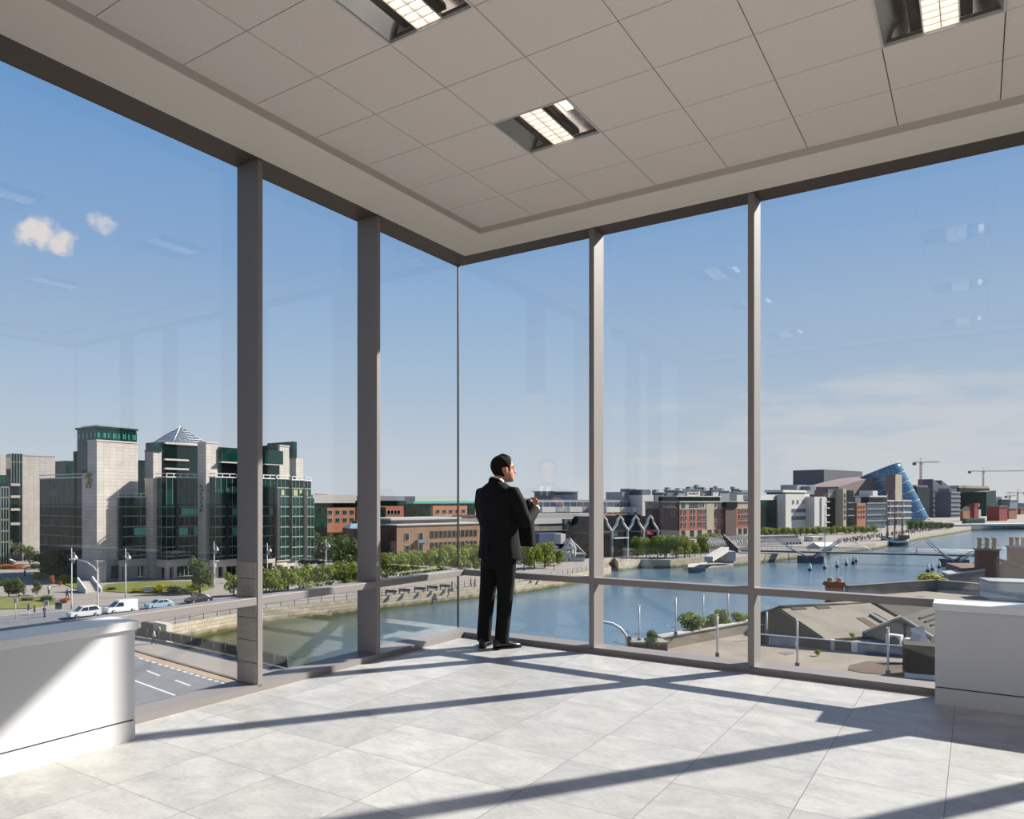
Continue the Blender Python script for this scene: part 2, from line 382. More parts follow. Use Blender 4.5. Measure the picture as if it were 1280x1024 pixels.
# ------------------------------------------------------------------ recessed ceiling lamps
M_tray = mat('brushed steel lamp tray', srgb(196, 192, 190), 0.22, 0.9, 0.5)
M_rim = mat('white lamp rim', srgb(214, 210, 206), 0.4)
M_baf = mat('dark perforated baffle', srgb(92, 78, 70), 0.35, 0.7)
M_glow = mat('lamp diffuser glow', srgb(255, 250, 240), 0.4, emit=(1.0, 0.93, 0.84, 1), estr=2.4)
M_blade = mat('white louvre blade', srgb(232, 226, 218), 0.35)
def lamp(label):
    t = thing('ceiling_lamp', label, 'ceiling lamp', group='recessed square ceiling lamps')
    h = T / 2 - 0.004
    mb = MB()
    for s in (-1, 1):
        mb.box(-h, h, s*h - 0.006, s*h + 0.006, -0.006, 0.014); mb.box(s*h - 0.006, s*h + 0.006, -h, h, -0.006, 0.014)
    mb.build('rim', M_rim, t)
    # tray: open below, its two long sides curving up like gutters
    mb = MB(); n = 8; prof = []
    for k in range(n + 1): prof.append((-h + 0.20 * k / n, 0.0 + 0.105 * math.sin(math.pi/2 * k / n)))
    for k in range(n + 1): prof.append((h - 0.20 * (n - k) / n, 0.105 * math.sin(math.pi/2 * (n - k) / n)))
    vs = [(x, y, z) for y in (-h, h) for x, z in prof]; m_ = len(prof)
    mb.add(vs, [(i, i+1, m_+i+1, m_+i) for i in range(m_ - 1)], 0, True)
    for y in (-h, h): mb.add([(x, y, z) for x, z in prof], [tuple(range(m_))])
    mb.box(-h, h, -h, h, 0.106, 0.115)
    mb.build('tray', M_tray, t)
    # the lit middle: diffuser above a two by eight louvre
    MB().box(-0.075, 0.075, -h + 0.004, h - 0.004, 0.034, 0.04).build('diffuser', M_glow, t)
    mb = MB()
    for y in range(9): yy = -h + 0.01 + (2*h - 0.02) * y / 8; mb.box(-0.076, 0.076, yy - 0.003, yy + 0.003, 0.004, 0.034)
    for x in (-0.078, 0.0, 0.078): mb.box(x - 0.0025, x + 0.0025, -h + 0.006, h - 0.006, 0.006, 0.034)
    mb.build('louvre', M_blade, t)
    for s in (-1, 1):
        mb = MB(); vs = []
        for y in (-h + 0.02, h - 0.045):
            for k in range(7):
                an = math.pi * k / 6
                vs.append((s * (0.108 + 0.026 * math.cos(an)), y, 0.012 + 0.05 * math.sin(an)))
        mb.add(vs, [(k, k+1, 8+k, 7+k) for k in range(6)] + [tuple(range(7)), tuple(range(7, 14)), (0, 6, 13, 7)], 0, True)
        mb.build('baffle', M_baf, t)
    MB().box(0.165, 0.215, -h + 0.03, -h + 0.22, 0.045, 0.058).build('tray_glint', M_glow, t)  # glowing strip put in for the bright highlight on the tray
    return t
lamp_labels = ['recessed square ceiling lamp nearest the glass corner, whole in view above the standing man',
               'recessed square ceiling lamp cut by the top of the picture above the left windows',
               'recessed square ceiling lamp cut by the top of the picture above the right windows']
l0 = lamp(lamp_labels[0])
for k, (i, j) in enumerate(lamp_cells):
    o = l0 if k == 0 else dup(l0)
    o.location = room(D0 + (i + .5)*T, D0 + (j + .5)*T, CEIL); o.rotation_euler = (0, 0, RANG)
    o['label'] = lamp_labels[k] if k < 3 else 'recessed square ceiling lamp overhead behind the camera, seen only as a glint in the glass'
# ------------------------------------------------------------------ river and land
def water_mat():
    m, nt = nodes_of('river water'); L = nt.links.new
    out = N(nt, 'ShaderNodeOutputMaterial'); p = N(nt, 'ShaderNodeBsdfPrincipled', Roughness=0.12); L(p.outputs[0], out.inputs[0])
    p.inputs['IOR'].default_value = 1.33; p.inputs['Specular IOR Level'].default_value = 0.5
    tc = N(nt, 'ShaderNodeTexCoord')
    n0 = N(nt, 'ShaderNodeTexNoise', Scale=0.03, Detail=4.0); L(tc.outputs['Object'], n0.inputs['Vector'])
    rp = N(nt, 'ShaderNodeValToRGB'); L(n0.outputs['Fac'], rp.inputs[0])
    rp.color_ramp.elements[0].position = 0.35; rp.color_ramp.elements[0].color = srgb(46, 50, 28)
    rp.color_ramp.elements[1].position = 0.65; rp.color_ramp.elements[1].color = srgb(58, 62, 36)
    sp = N(nt, 'ShaderNodeSeparateXYZ'); L(tc.outputs['Object'], sp.inputs[0])       # silty and green under the quay, clearer downstream
    gx = N(nt, 'ShaderNodeMapRange', _interpolation_type='SMOOTHSTEP'); L(sp.outputs[0], gx.inputs[0]); gx.inputs['From Min'].default_value = -30; gx.inputs['From Max'].default_value = 25
    mx = N(nt, 'ShaderNodeMix', _data_type='RGBA'); L(gx.outputs[0], mx.inputs[0]); L(rp.outputs[0], mx.inputs[6]); mx.inputs[7].default_value = srgb(80, 108, 128)
    L(mx.outputs[2], p.inputs['Base Color'])
    mp = N(nt, 'ShaderNodeMapping'); mp.inputs['Rotation'].default_value = (0, 0, 0.5); mp.inputs['Scale'].default_value = (0.6, 1.3, 1); L(tc.outputs['Object'], mp.inputs[0])
    n1 = N(nt, 'ShaderNodeTexNoise', Scale=0.8, Detail=6.0, Roughness=0.6); L(mp.outputs[0], n1.inputs['Vector'])
    n2 = N(nt, 'ShaderNodeTexNoise', Scale=0.05, Detail=3.0); L(tc.outputs['Object'], n2.inputs['Vector'])
    st = N(nt, 'ShaderNodeMapRange'); L(n2.outputs['Fac'], st.inputs[0]); st.inputs['From Min'].default_value = 0.35; st.inputs['From Max'].default_value = 0.65
    st.inputs['To Min'].default_value = 0.45; st.inputs['To Max'].default_value = 1.0
    b = N(nt, 'ShaderNodeBump', Distance=0.10); L(st.outputs[0], b.inputs['Strength']); L(n1.outputs['Fac'], b.inputs['Height']); L(b.outputs[0], p.inputs['Normal'])
    return m
M_water = water_mat()
M_south = mat('dark yards and roofs', srgb(86, 84, 80), 0.95, 0, 0.1, noise=0.7, nscale=0.05, ncol=srgb(60, 62, 56))
M_pave = mat('pale paving', srgb(146, 138, 130), 0.9, 0, 0.2, noise=0.5, nscale=0.25, ncol=srgb(130, 123, 116))
def quay_mat():
    """granite quay wall, green with weed towards the water"""
    m, nt = nodes_of('granite quay wall'); L = nt.links.new
    out = N(nt, 'ShaderNodeOutputMaterial'); p = N(nt, 'ShaderNodeBsdfPrincipled', Roughness=0.9); L(p.outputs[0], out.inputs[0])
    p.inputs['Specular IOR Level'].default_value = 0.15
    tc = N(nt, 'ShaderNodeTexCoord'); sep = N(nt, 'ShaderNodeSeparateXYZ'); L(tc.outputs['Object'], sep.inputs[0])
    add = N(nt, 'ShaderNodeMath', _operation='ADD'); L(sep.outputs[0], add.inputs[0]); L(sep.outputs[1], add.inputs[1])
    cb = N(nt, 'ShaderNodeCombineXYZ'); L(add.outputs[0], cb.inputs[0]); L(sep.outputs[2], cb.inputs[1])
    br = N(nt, 'ShaderNodeTexBrick'); L(cb.outputs[0], br.inputs['Vector']); br.inputs['Scale'].default_value = 1
    br.inputs['Brick Width'].default_value = 1.6; br.inputs['Row Height'].default_value = 0.55; br.inputs['Mortar Size'].default_value = 0.03
    br.inputs['Color1'].default_value = srgb(182, 168, 148); br.inputs['Color2'].default_value = srgb(164, 150, 131); br.inputs['Mortar'].default_value = srgb(108, 98, 85)
    nz = N(nt, 'ShaderNodeTexNoise', Scale=0.7, Detail=5.0); L(tc.outputs['Object'], nz.inputs['Vector'])
    hh = N(nt, 'ShaderNodeMath', _operation='MULTIPLY_ADD'); L(nz.outputs['Fac'], hh.inputs[0]); hh.inputs[1].default_value = -1.2; L(sep.outputs[2], hh.inputs[2])
    mr = N(nt, 'ShaderNodeMapRange'); L(hh.outputs[0], mr.inputs[0]); mr.inputs['From Min'].default_value = WZ + 0.5 - GZ; mr.inputs['From Max'].default_value = WZ - GZ - 0.3
    mx = N(nt, 'ShaderNodeMix', _data_type='RGBA'); L(mr.outputs[0], mx.inputs[0]); L(br.outputs['Color'], mx.inputs[6]); mx.inputs[7].default_value = srgb(82, 82, 44)
    L(mx.outputs[2], p.inputs['Base Color'])
    return m
M_quay = quay_mat()
tagk = lambda o: struct(o)
mb = MB(); mb.add([(-3000, -3000, 0), (6000, -3000, 0), (6000, 9000, 0), (-3000, 9000, 0)], [(0, 1, 2, 3)])
struct(mb.build('river_water', M_water, loc=(0, 0, WZ)))
g2 = lambda px, py: gnd(px, py).xy
FAR = [g2(*p) for p in ((190, 785), (329, 761), (447, 748.7), (600, 732.5), (645, 728.5), (700, 720.5), (764, 709))]
LOCK = [g2(755, 699), g2(768, 697)]
FAR2 = [g2(*p) for p in ((773, 703), (801, 699.5), (838, 700), (890, 695.5), (917, 697.5), (952, 694), (1030, 686), (1094, 679), (1142, 669.5), (1195, 661.5), (1214, 658.5), (1290, 656.5), (1500, 654))]
NEAR = [g2(176, 795.5), g2(370, 838)] + [Vector(p) for p in ((8, 72), (34, 74), (70, 98), (110, 140), (150, 205), (168, 216), (280, 300), (420, 400), (900, 640))]
land = FAR + LOCK + FAR2 + [Vector(p) for p in ((3500, 3800), (3500, 7000), (-3000, 7000), (-3000, -1500), (-60, -1500), (-60, 60))] + [NEAR[0]]
south = [Vector(p) for p in ((3500, -1500), (3500, 1500))] + NEAR[::-1] + [Vector((-60, 60)), Vector((-60, -1500))]
mb = MB(); mb.prism([(p.x, p.y) for p in land], -6, 0.0, 0, 1, bottom=False)
struct(mb.build('ground', [M_pave, M_quay], loc=(0, 0, GZ)))
mb = MB(); mb.prism([(p.x, p.y) for p in south], -6, 0.0, 0, 1, bottom=False)
struct(mb.build('ground_south', [M_south, M_quay], loc=(0, 0, GZ)))
P = [Vector((-60, 60))] + [NEAR[0], NEAR[1]] + [Vector((8, 72)), Vector((8, 40)), Vector((-60, 10))]
struct(MB().prism([(p.x, p.y) for p in P], 0, .012).build('pavement', M_pave, loc=(0, 0, GZ)))
# ------------------------------------------------------------------ the standing man
M_skin = mat('skin', srgb(206, 150, 122), 0.55, 0, 0.35, noise=0.4, nscale=30, ncol=srgb(196, 136, 110))
M_hair = mat('short dark brown hair', srgb(40, 30, 24), 0.75, 0, 0.12, noise=0.5, nscale=160, ncol=srgb(26, 20, 17), bump=0.5, bscale=260, stretch=(1, 1, 0.3))
M_suit = mat('black suit wool', srgb(17, 17, 19), 0.85, 0, 0.2, bump=0.25, bscale=14)
M_shirt = mat('white shirt cotton', srgb(238, 238, 240), 0.8)
M_shoe = mat('polished black leather', srgb(20, 19, 19), 0.18, 0, 0.6)
M_case = mat('black leather case', srgb(19, 19, 20), 0.5, 0, 0.35, bump=0.1, bscale=120)
M_zip = mat('grey zip tape', srgb(120, 118, 116), 0.4, 0.3)
M_eye = mat('eye white', srgb(170, 160, 150), 0.2)
M_lip = mat('lips', srgb(168, 104, 90), 0.5)
M_tie = mat('dark navy tie silk', srgb(26, 30, 48), 0.4)
M_brow = mat('dark eyebrow hair', srgb(48, 34, 27), 0.7)
V = Vector
def remeshed(o, vox, smooth=2):
    r = o.modifiers.new('skin', 'REMESH'); r.mode = 'VOXEL'; r.voxel_size = vox; r.use_smooth_shade = True
    if smooth:
        s = o.modifiers.new('relax', 'SMOOTH'); s.factor = 0.5; s.iterations = smooth
    return o
def ell(c, rx, ry, n=24, p=2.3):
    out = []
    for k in range(n):
        t = 2*math.pi*k/n; cs, sn = math.cos(t), math.sin(t)
        out.append(V((c[0] + rx * math.copysign(abs(cs)**(2/p), cs), c[1] + ry * math.copysign(abs(sn)**(2/p), sn), c[2])))
    return out
HEADP = [(0.0, .080, .030, .026), (.012, .098, .012, .042), (.03, .103, -.015, .052), (.05, .101, -.045, .058), (.058, .105, -.055, .060), (.066, .101, -.065, .063), (.078, .102, -.077, .066),
         (.095, .098, -.088, .069), (.115, .092, -.096, .072), (.134, .100, -.101, .074), (.155, .097, -.102, .076), (.18, .086, -.096, .075), (.202, .066, -.082, .068), (.220, .040, -.058, .052), (.231, .014, -.034, .032), (.236, -.004, -.018, .012)]
def head_rings(grow=0.0, n=32):
    rings = []
    for z, f, b, w in HEADP:
        cy = (f + b) / 2; ry = (f - b) / 2 + grow; rx = w + grow
        rings.append([V((rx * math.sin(2*math.pi*k/n), cy + ry * math.cos(2*math.pi*k/n), z + (grow if z > 0.19 else 0) * 0.8)) for k in range(n)])
    return rings
def person_man():
    ang = math.atan2(-0.77, 0.64)
    base = ray(625, HZ, 7.06); base.z = 0
    t = thing('person', 'person in a black suit standing at the glass corner holding a black case', 'person', base, ang)
    HM = Matrix.Translation((0.018, 0.030, 1.527)) @ Matrix.Rotation(R(-22), 4, 'Z') @ Matrix.Rotation(R(4), 4, 'X') @ Matrix.Scale(1.03, 4)
    # body: head, neck, trunk, limbs and fingers overlapped, then grown into one skin
    mb = MB()
    mb.loft([[HM @ v for v in r] for r in head_rings()])
    H = lambda x, y, z: HM @ V((x, y, z))
    mb.tube([H(0, .094, .128), H(0, .104, .108), H(0, .118, .086), H(0, .104, .076)], [.007, .008, .0115, .010], 10)      # nose
    mb.tube([H(-.016, .102, .0595), H(.016, .102, .0595)], [.006, .006], 8); mb.tube([H(-.014, .101, .0525), H(.014, .101, .0525)], [.006, .006], 8)   # lips
    mb.tube([H(-.05, .078, .136), H(-.02, .098, .137), H(.02, .098, .137), H(.05, .078, .136)], [.006, .008, .008, .006], 8)    # brow ridge
    for s in (-1, 1):                                                                                                         # ears
        mb.tube([H(s*.066, .004, .078), H(s*.076, -.002, .09), H(s*.083, -.008, .108), H(s*.081, -.006, .124), H(s*.072, .004, .128)], [.007, .009, .010, .008, .006], 8)
        mb.tube([H(s*.068, .002, .085), H(s*.073, .0, .12)], [.010, .012], 8)
    mb.tube([(0, -.045, 1.44), (0, -.035, 1.52), H(0, -.022, .05)], [.075, .060, .058], 16)
    mb.loft([ell((0, -.02, z), rx, ry) for z, rx, ry in ((.80, .15, .10), (.95, .15, .105), (1.1, .14, .1), (1.3, .17, .11), (1.44, .15, .08), (1.5, .07, .06))])
    def arm(sh, el, wr, pa):
        mb.tube([sh, V(sh).lerp(V(el), .5), el, V(el).lerp(V(wr), .35), wr, pa], [.05, .042, .030, .032, .027, .027], 12)
    # right hand closes over the outer top corner of the case
    arm((.19, -.03, 1.45), (.268, .03, 1.16), (.208, .262, 1.292), (.200, .268, 1.325))
    mb.tube([(.206, .262, 1.300), (.199, .262, 1.335), (.193, .262, 1.368)], [(.026, .02), (.036, .016), (.036, .015)], 12)
    for k, (dz, ln) in enumerate(((.032, .062), (.012, .070), (-.008, .066), (-.026, .052))):                                   # four fingers on the far side
        p0 = V((.197, .272, 1.352 + dz * .8)); p1 = p0 + V((-.024, .020, .005)); p2 = p1 + V((-ln * .45, .002, .003)); p3 = p2 + V((-ln * .4, -.008, .001))
        mb.tube([p0, p1, p2, p3], [.0095, .0092, .0085, .007], 8)
    mb.tube([(.200, .246, 1.330), (.190, .222, 1.352), (.170, .174, 1.366), (.152, .160, 1.366)], [.013, .012, .0105, .008], 8)  # thumb on the near side
    # left arm folded in front of the case, its hand spread under the lower edge
    arm((-.19, -.03, 1.45), (-.262, .04, 1.17), (-.17, .30, 1.115), (-.12, .325, 1.11))
    mb.tube([(-.15, .314, 1.112), (-.105, .325, 1.106), (-.07, .325, 1.10)], [(.02, .026), (.016, .037), (.015, .036)], 12)
    for k, (dz, ln) in enumerate(((.03, .064), (.01, .072), (-.01, .068), (-.028, .054))):
        p0 = V((-.08, .325, 1.10 + dz * .9)); p1 = p0 + V((ln * .42, .004, 0)); p2 = p1 + V((ln * .35, -.006, -.002)); p3 = p2 + V((ln * .25, -.008, -.002))
        mb.tube([p0, p1, p2, p3], [.0095, .009, .0085, .007], 8)
    mb.tube([(-.12, .318, 1.128), (-.09, .322, 1.15), (-.062, .318, 1.165)], [.013, .011, .008], 8)
    mb.tube([(-.09, -.01, .86), (-.12, -.05, .50), (-.13, -.078, .09)], [.085, .055, .04], 12)
    mb.tube([(.08, 0, .86), (.055, .005, .50), (.037, -.018, .09)], [.085, .055, .04], 12)
    for (x, y), (dx, dy) in (((-.13, -.078), (-.50, .87)), ((.037, -.018), (.17, .985))):
        mb.tube([(x - dx*.03, y - dy*.03, .048), (x + dx*.06, y + dy*.06, .042), (x + dx*.15, y + dy*.15, .032)], [.024, .022, .014], 10)
    remeshed(mb.build('body', M_skin, t), 0.0055, 1)
    # hair: a close cap with a short quiff
    n = 32; g = head_rings(0.004, n); mb = MB(); ok = {}
    vs = []; zs = [p[0] for p in HEADP]
    for i, r_ in enumerate(g):
        for k, v in enumerate(r_):
            a = abs((k / n * 360 + 180) % 360 - 180)
            hl = .190 if a < 34 else (.190 - (a - 34) / 30 * .070 if a < 64 else (.090 if a < 82 else (.128 if a < 102 else .060 - (a - 102) / 78 * .022)))
            ok[(i, k)] = zs[i] >= hl - 0.004
            out = V((v.x, v.y - 0.0, 0)); d = V((v.x, v.y, max(0, v.z - .11) * 1.2)).normalized()
            lift = .002 + .006 * max(0, min(1, (v.z - .10) / .1)) + (.010 if (a < 70 and v.z > .195) else 0)
            vs.append(HM @ (v + d * lift))
    vs.append(HM @ V((0, -.010, .249)))
    fs = [(i*n+k, i*n+(k+1) % n, (i+1)*n+(k+1) % n, (i+1)*n+k) for i in range(len(g)-1) for k in range(n) if all(ok[(q, w_ % n)] for q in (i, i+1) for w_ in (k, k+1))]
    top = (len(g)-1)*n
    fs += [(top + k, top + (k+1) % n, len(vs) - 1) for k in range(n)]
    mb.add(vs, fs, 0, True)
    h = mb.build('hair', M_hair, t); s_ = h.modifiers.new('depth', 'SOLIDIFY'); s_.thickness = 0.008; s_.offset = 0.2
    ss = h.modifiers.new('soft', 'SUBSURF'); ss.levels = 1; ss.render_levels = 1
    for s in (-1, 1):
        mb = MB(); mb.ball(H(s*.031, .0855, .117), .0095, 10, 8, 0); e_ = mb.build('eye', M_eye, t); mb = MB(); mb.ball(H(s*.031, .0925, .117), .0052, 8, 6, 0); mb.build('iris', M_brow, e_)
        mb = MB(); mb.tube([H(s*.012, .1035, .139), H(s*.03, .1005, .144), H(s*.052, .083, .139)], [.004, .005, .003], 6); mb.build('eyebrow', M_brow, t)
    mb = MB(); mb.tube([H(-.021, .0985, .056), H(-.008, .1055, .058), H(.008, .1055, .058), H(.021, .0985, .056)], [.0035, .0055, .0055, .0035], 8); mb.build('lips', M_lip, t)
    # shirt front and tie in the opening of the jacket
    F = lambda pts, d: [V(p) for p in pts] + [V(p) + V((0, -.012, 0)) for p in pts]
    P = [(-.062, .046, 1.512), (0, .062, 1.512), (.062, .046, 1.512), (.040, .098, 1.43), (0, .118, 1.36), (-.040, .098, 1.43)]; n = len(P)
    mb = MB(); mb.add(F(P, 0), [tuple(range(n)), tuple(range(2*n-1, n-1, -1))] + [(i, n+i, n+(i+1) % n, (i+1) % n) for i in range(n)]); mb.build('shirt_front', M_shirt, t)
    mb = MB(); mb.tube([(0, .062, 1.525), (0, .074, 1.50), (0, .094, 1.46), (0, .122, 1.37)], [(.016, .010), (.013, .010), (.02, .007), (.026, .007)], 8); mb.build('tie', M_tie, t)
    # trousers
    mb = MB()
    mb.loft([ell((0.0, -.015, z), rx, ry) for z, rx, ry in ((.74, .165, .125), (.84, .175, .13), (.95, .165, .125), (1.02, .16, .12))])
    mb.tube([(-.085, -.015, .86), (-.10, -.028, .70), (-.118, -.045, .50), (-.126, -.062, .30), (-.130, -.078, .12), (-.130, -.074, .055)], [.105, .092, .075, .069, .068, .069], 16)
    mb.tube([(.080, -.01, .86), (.076, -.005, .70), (.058, .008, .50), (.046, .000, .30), (.038, -.014, .12), (.040, -.008, .052)], [.105, .092, .075, .068, .066, .068], 16)
    remeshed(mb.build('trousers', M_suit, t), 0.009, 2)
    # jacket with sleeves
    mb = MB()
    mb.loft([ell((cx, cy, z), rx, ry, 28, 2.5) for z, cx, cy, rx, ry in ((.825, .0, .0, .212, .165), (.90, .0, -.003, .205, .158), (1.0, 0, -.008, .194, .146), (1.10, 0, -.014, .188, .138),
             (1.22, 0, -.02, .200, .142), (1.34, 0, -.028, .212, .142), (1.42, 0, -.036, .210, .124), (1.47, 0, -.042, .178, .102), (1.505, 0, -.046, .118, .082), (1.53, 0, -.042, .080, .068))])
    mb.tube([(.140, -.036, 1.440), (.192, -.033, 1.432), (.236, -.012, 1.34), (.266, .02, 1.22), (.272, .045, 1.165), (.258, .10, 1.19), (.228, .205, 1.255), (.212, .250, 1.283)], [.052, .070, .070, .063, .062, .058, .048, .043], 16)
    mb.tube([(-.140, -.036, 1.440), (-.192, -.033, 1.432), (-.232, -.008, 1.34), (-.258, .03, 1.22), (-.262, .055, 1.17), (-.245, .12, 1.155), (-.20, .24, 1.125), (-.172, .295, 1.115)], [.052, .070, .070, .063, .062, .058, .048, .043], 16)
    # folds in the cloth at the elbow and shoulder
    mb.tube([(.20, -.10, 1.40), (.245, -.075, 1.35), (.275, -.03, 1.31)], [.006, .010, .006], 8)
    mb.tube([(.215, -.085, 1.30), (.262, -.055, 1.255), (.296, -.01, 1.235)], [.006, .010, .006], 8)
    mb.tube([(.285, .0, 1.145), (.300, .07, 1.185), (.275, .14, 1.23)], [.006, .010, .006], 8)
    remeshed(mb.build('jacket', M_suit, t), 0.008, 2)
    mb = MB(); n = 20
    def ringc(r0, z, tilt): return [V((r0 * math.cos(2*math.pi*k/n), -.038 + r0 * .95 * math.sin(2*math.pi*k/n), z - tilt * math.sin(2*math.pi*k/n))) for k in range(n)]
    mb.loft([ringc(.086, 1.498, .035), ringc(.080, 1.525, .04), ringc(.075, 1.535, .04), ringc(.068, 1.52, .04)], 0, False); mb.build('jacket_collar', M_suit, t)
    mb = MB(); mb.loft([ringc(.074, 1.515, .03), ringc(.070, 1.553, .028), ringc(.066, 1.558, .028), ringc(.064, 1.53, .03)], 0, False); mb.build('shirt_collar', M_shirt, t)
    mb = MB(); mb.tube([(.215, .243, 1.279), (.207, .262, 1.293)], [.037, .036], 14); mb.build('shirt_cuff', M_shirt, t)
    mb = MB(); mb.tube([(-.18, .285, 1.118), (-.160, .305, 1.113)], [.037, .036], 14); mb.build('shirt_cuff', M_shirt, t)
    mb = MB(); mb.box(-.004, .004, -.172, -.155, .826, .98); mb.build('back_vent', M_case, t)
    # shoes
    for (x, y), (dx, dy) in (((-.13, -.078), (-.50, .87)), ((.037, -.018), (.17, .985))):
        a = math.atan2(-dx, dy); mb = MB(); rings = []; sole = []
        for yy, w, h0, hh in ((-.085, .016, .012, .045), (-.078, .030, .012, .075), (-.05, .036, .012, .098), (-.01, .038, .014, .105), (.03, .040, .014, .088), (.08, .047, .012, .068), (.13, .050, .012, .052), (.18, .044, .012, .042), (.215, .028, .012, .034), (.228, .010, .012, .026)):
            rings.append([V((w * math.cos(2*math.pi*k/16), yy, (h0 + hh) / 2 + (hh - h0) / 2 * math.sin(2*math.pi*k/16))) for k in range(16)])
        mb.loft(rings)
        Mx = Matrix.Translation((x, y, 0)) @ Matrix.Rotation(a, 4, 'Z'); mb.v = [tuple(Mx @ V(v)) for v in mb.v]
        so_ = mb.build('shoe', M_shoe, t)
        mb = MB(); pts = [(-.034, -.07), (-.02, -.09), (.02, -.09), (.034, -.07), (.036, .02), (.051, .11), (.046, .18), (.02, .228), (-.02, .228), (-.046, .18), (-.051, .11), (-.036, .02)]
        mb.prism(pts, 0.004, 0.014); mb.prism([p for p in pts if p[1] < .0] + [(.035, -.015), (-.035, -.015)][::1], 0.0, 0.012)
        mb = MB(); mb.prism(pts, 0.006, 0.016); mb.box(-.033, .033, -.085, -.02, 0.0, 0.008); mb.box(-.044, .044, .06, .2, 0.0, 0.008)
        mb.v = [tuple(Mx @ V(v)) for v in mb.v]; mb.build('sole', M_case, so_)
    return t, base, ang
man, MBASE, MANG = person_man()
def case():
    p = MBASE + Matrix.Rotation(MANG, 3, 'Z') @ V((.012, .236, .93)); 
    t = thing('document_case', 'slim black leather document case held upright under the arm of the person', 'briefcase', p, MANG)
    lean = lambda mb: (setattr(mb, 'v', [(x, y + (.445 - z) * .12 - .03, z) for x, y, z in mb.v]), mb)[1]
    lean(MB().box(-.18, .18, -.036, .030, 0, .445)).build('body', M_case, t, bevel=0.012)
    lean(MB().box(-.182, .182, -.0065, -.001, .004, .449)).build('zip', M_zip, t)
    mb = MB(); mb.tube([(-.07, -.004, .44), (-.065, -.004, .468), (-.03, -.004, .474), (.03, -.004, .474), (.065, -.004, .468), (.07, -.004, .44)], .007, 8); lean(mb).build('handle', M_case, t)
    lean(MB().box(-.15, .15, -.044, -.034, .06, .36)).build('front_pocket', M_case, t, bevel=0.004)
case()
# ------------------------------------------------------------------ city: shared materials and builders
M_granite = grid_mat('pale granite cladding', srgb(190, 180, 172), srgb(156, 147, 141), 1.5, 0.75, 0.04, noise=0.10, offs=0.0)
M_ledge = mat('dressed granite ledge', srgb(176, 168, 160), 0.8)
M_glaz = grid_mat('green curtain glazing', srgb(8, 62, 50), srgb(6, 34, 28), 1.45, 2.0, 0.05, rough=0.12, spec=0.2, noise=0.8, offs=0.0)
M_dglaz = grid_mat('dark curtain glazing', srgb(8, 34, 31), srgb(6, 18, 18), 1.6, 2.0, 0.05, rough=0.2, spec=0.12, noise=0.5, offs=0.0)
M_mull = mat('pale metal glazing bar', srgb(122, 130, 126), 0.5, 0.1)
M_dpost = mat('black metal post', srgb(22, 24, 26), 0.5)
M_teal = mat('teal blind behind glass', srgb(84, 168, 150), 0.3, 0, 0.6)
M_teal2 = mat('lit teal glass', srgb(40, 112, 102), 0.15, 0, 0.5)
M_cream_b = mat('cream blind behind glass', srgb(168, 164, 112), 0.4)
M_white = mat('white painted metal', srgb(190, 190, 190), 0.6)
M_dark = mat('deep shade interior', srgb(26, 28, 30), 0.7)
M_bronze = mat('weathered gilt bronze', srgb(150, 122, 66), 0.4, 0.6)
M_win = mat('dark window glass', srgb(38, 46, 54), 0.1, 0, 0.6)
M_winf = mat('white window frame', srgb(176, 176, 174), 0.6)
M_roofw = mat('pale roof sheet', srgb(172, 166, 160), 0.8)
M_grey = mat('grey metal cladding', srgb(112, 116, 124), 0.6)
M_atrium = glass_mat('atrium roof glass', 0.10, (0.72, 0.78, 0.80, 1))
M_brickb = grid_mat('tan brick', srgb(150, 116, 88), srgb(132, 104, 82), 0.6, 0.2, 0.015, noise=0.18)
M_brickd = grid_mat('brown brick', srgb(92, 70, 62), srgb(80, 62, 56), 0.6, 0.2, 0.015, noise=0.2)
M_brickr = grid_mat('red brick', srgb(172, 90, 62), srgb(148, 94, 72), 0.5, 0.2, 0.015, noise=0.2)
M_bricko = grid_mat('orange brick', srgb(172, 108, 78), srgb(150, 104, 82), 0.6, 0.25, 0.02, noise=0.15)
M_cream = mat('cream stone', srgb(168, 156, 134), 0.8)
M_concr = mat('weathered concrete', srgb(150, 144, 136), 0.9, 0, 0.2, noise=0.6, nscale=0.6, ncol=srgb(118, 112, 106))

def solve(o, d, px):
    k = (px - CX) / FPX
    return (k * o.y - o.x) / (d.x - k * d.y)
class CB:
    """a block seen corner-on: its front upright edge stands at px and distance Z; faces run away to both sides"""
    def __init__(s, px, Z, pl, pr, phi=42.0, L=None, Rr=None):
        s.o = Vector(((px - CX) / FPX * Z, Z)); s.Z = Z
        s.phi = R(phi - .6 * max(0.0, math.degrees(math.atan2(px - CX, FPX)) - 23.6))
        s.dr = Vector((math.cos(s.phi), math.sin(s.phi))); s.dl = Vector((-s.dr.y, s.dr.x))
        s.R = Rr if Rr else solve(s.o, s.dr, pr); s.L = L if L else max(0.5, solve(s.o, s.dl, pl))
    def z(s, py): return zat(py, s.Z)
    def u(s, px): return solve(s.o, s.dr, px)       # along the face that looks to the sun
    def v(s, px): return solve(s.o, s.dl, px)       # along the face that looks upstream
    def part(s, mb, name, m, root, **k):
        b = Vector(root.location) if root is not None else Vector((0, 0, 0))
        return mb.build(name, m, root, loc=(s.o.x - b.x, s.o.y - b.y, -b.z), rz=s.phi, **k)
    def vol(s, name, m, root, yt=None, yb=None, z1=None, z0=GZ, inset=0.0, mb=None):
        z1 = s.z(yt) if z1 is None else z1
        z0 = s.z(yb) if yb is not None else z0
        mb = (mb or MB()).box(inset, s.R - inset, inset, s.L - inset, z0, z1)
        return s.part(mb, name, m, root)
def bsite(name, label, cat, px, Z, group=None):
    return thing(name, label, cat, ((px - CX) / FPX * Z, Z, GZ), 0.0, group)
WINMESH = {}
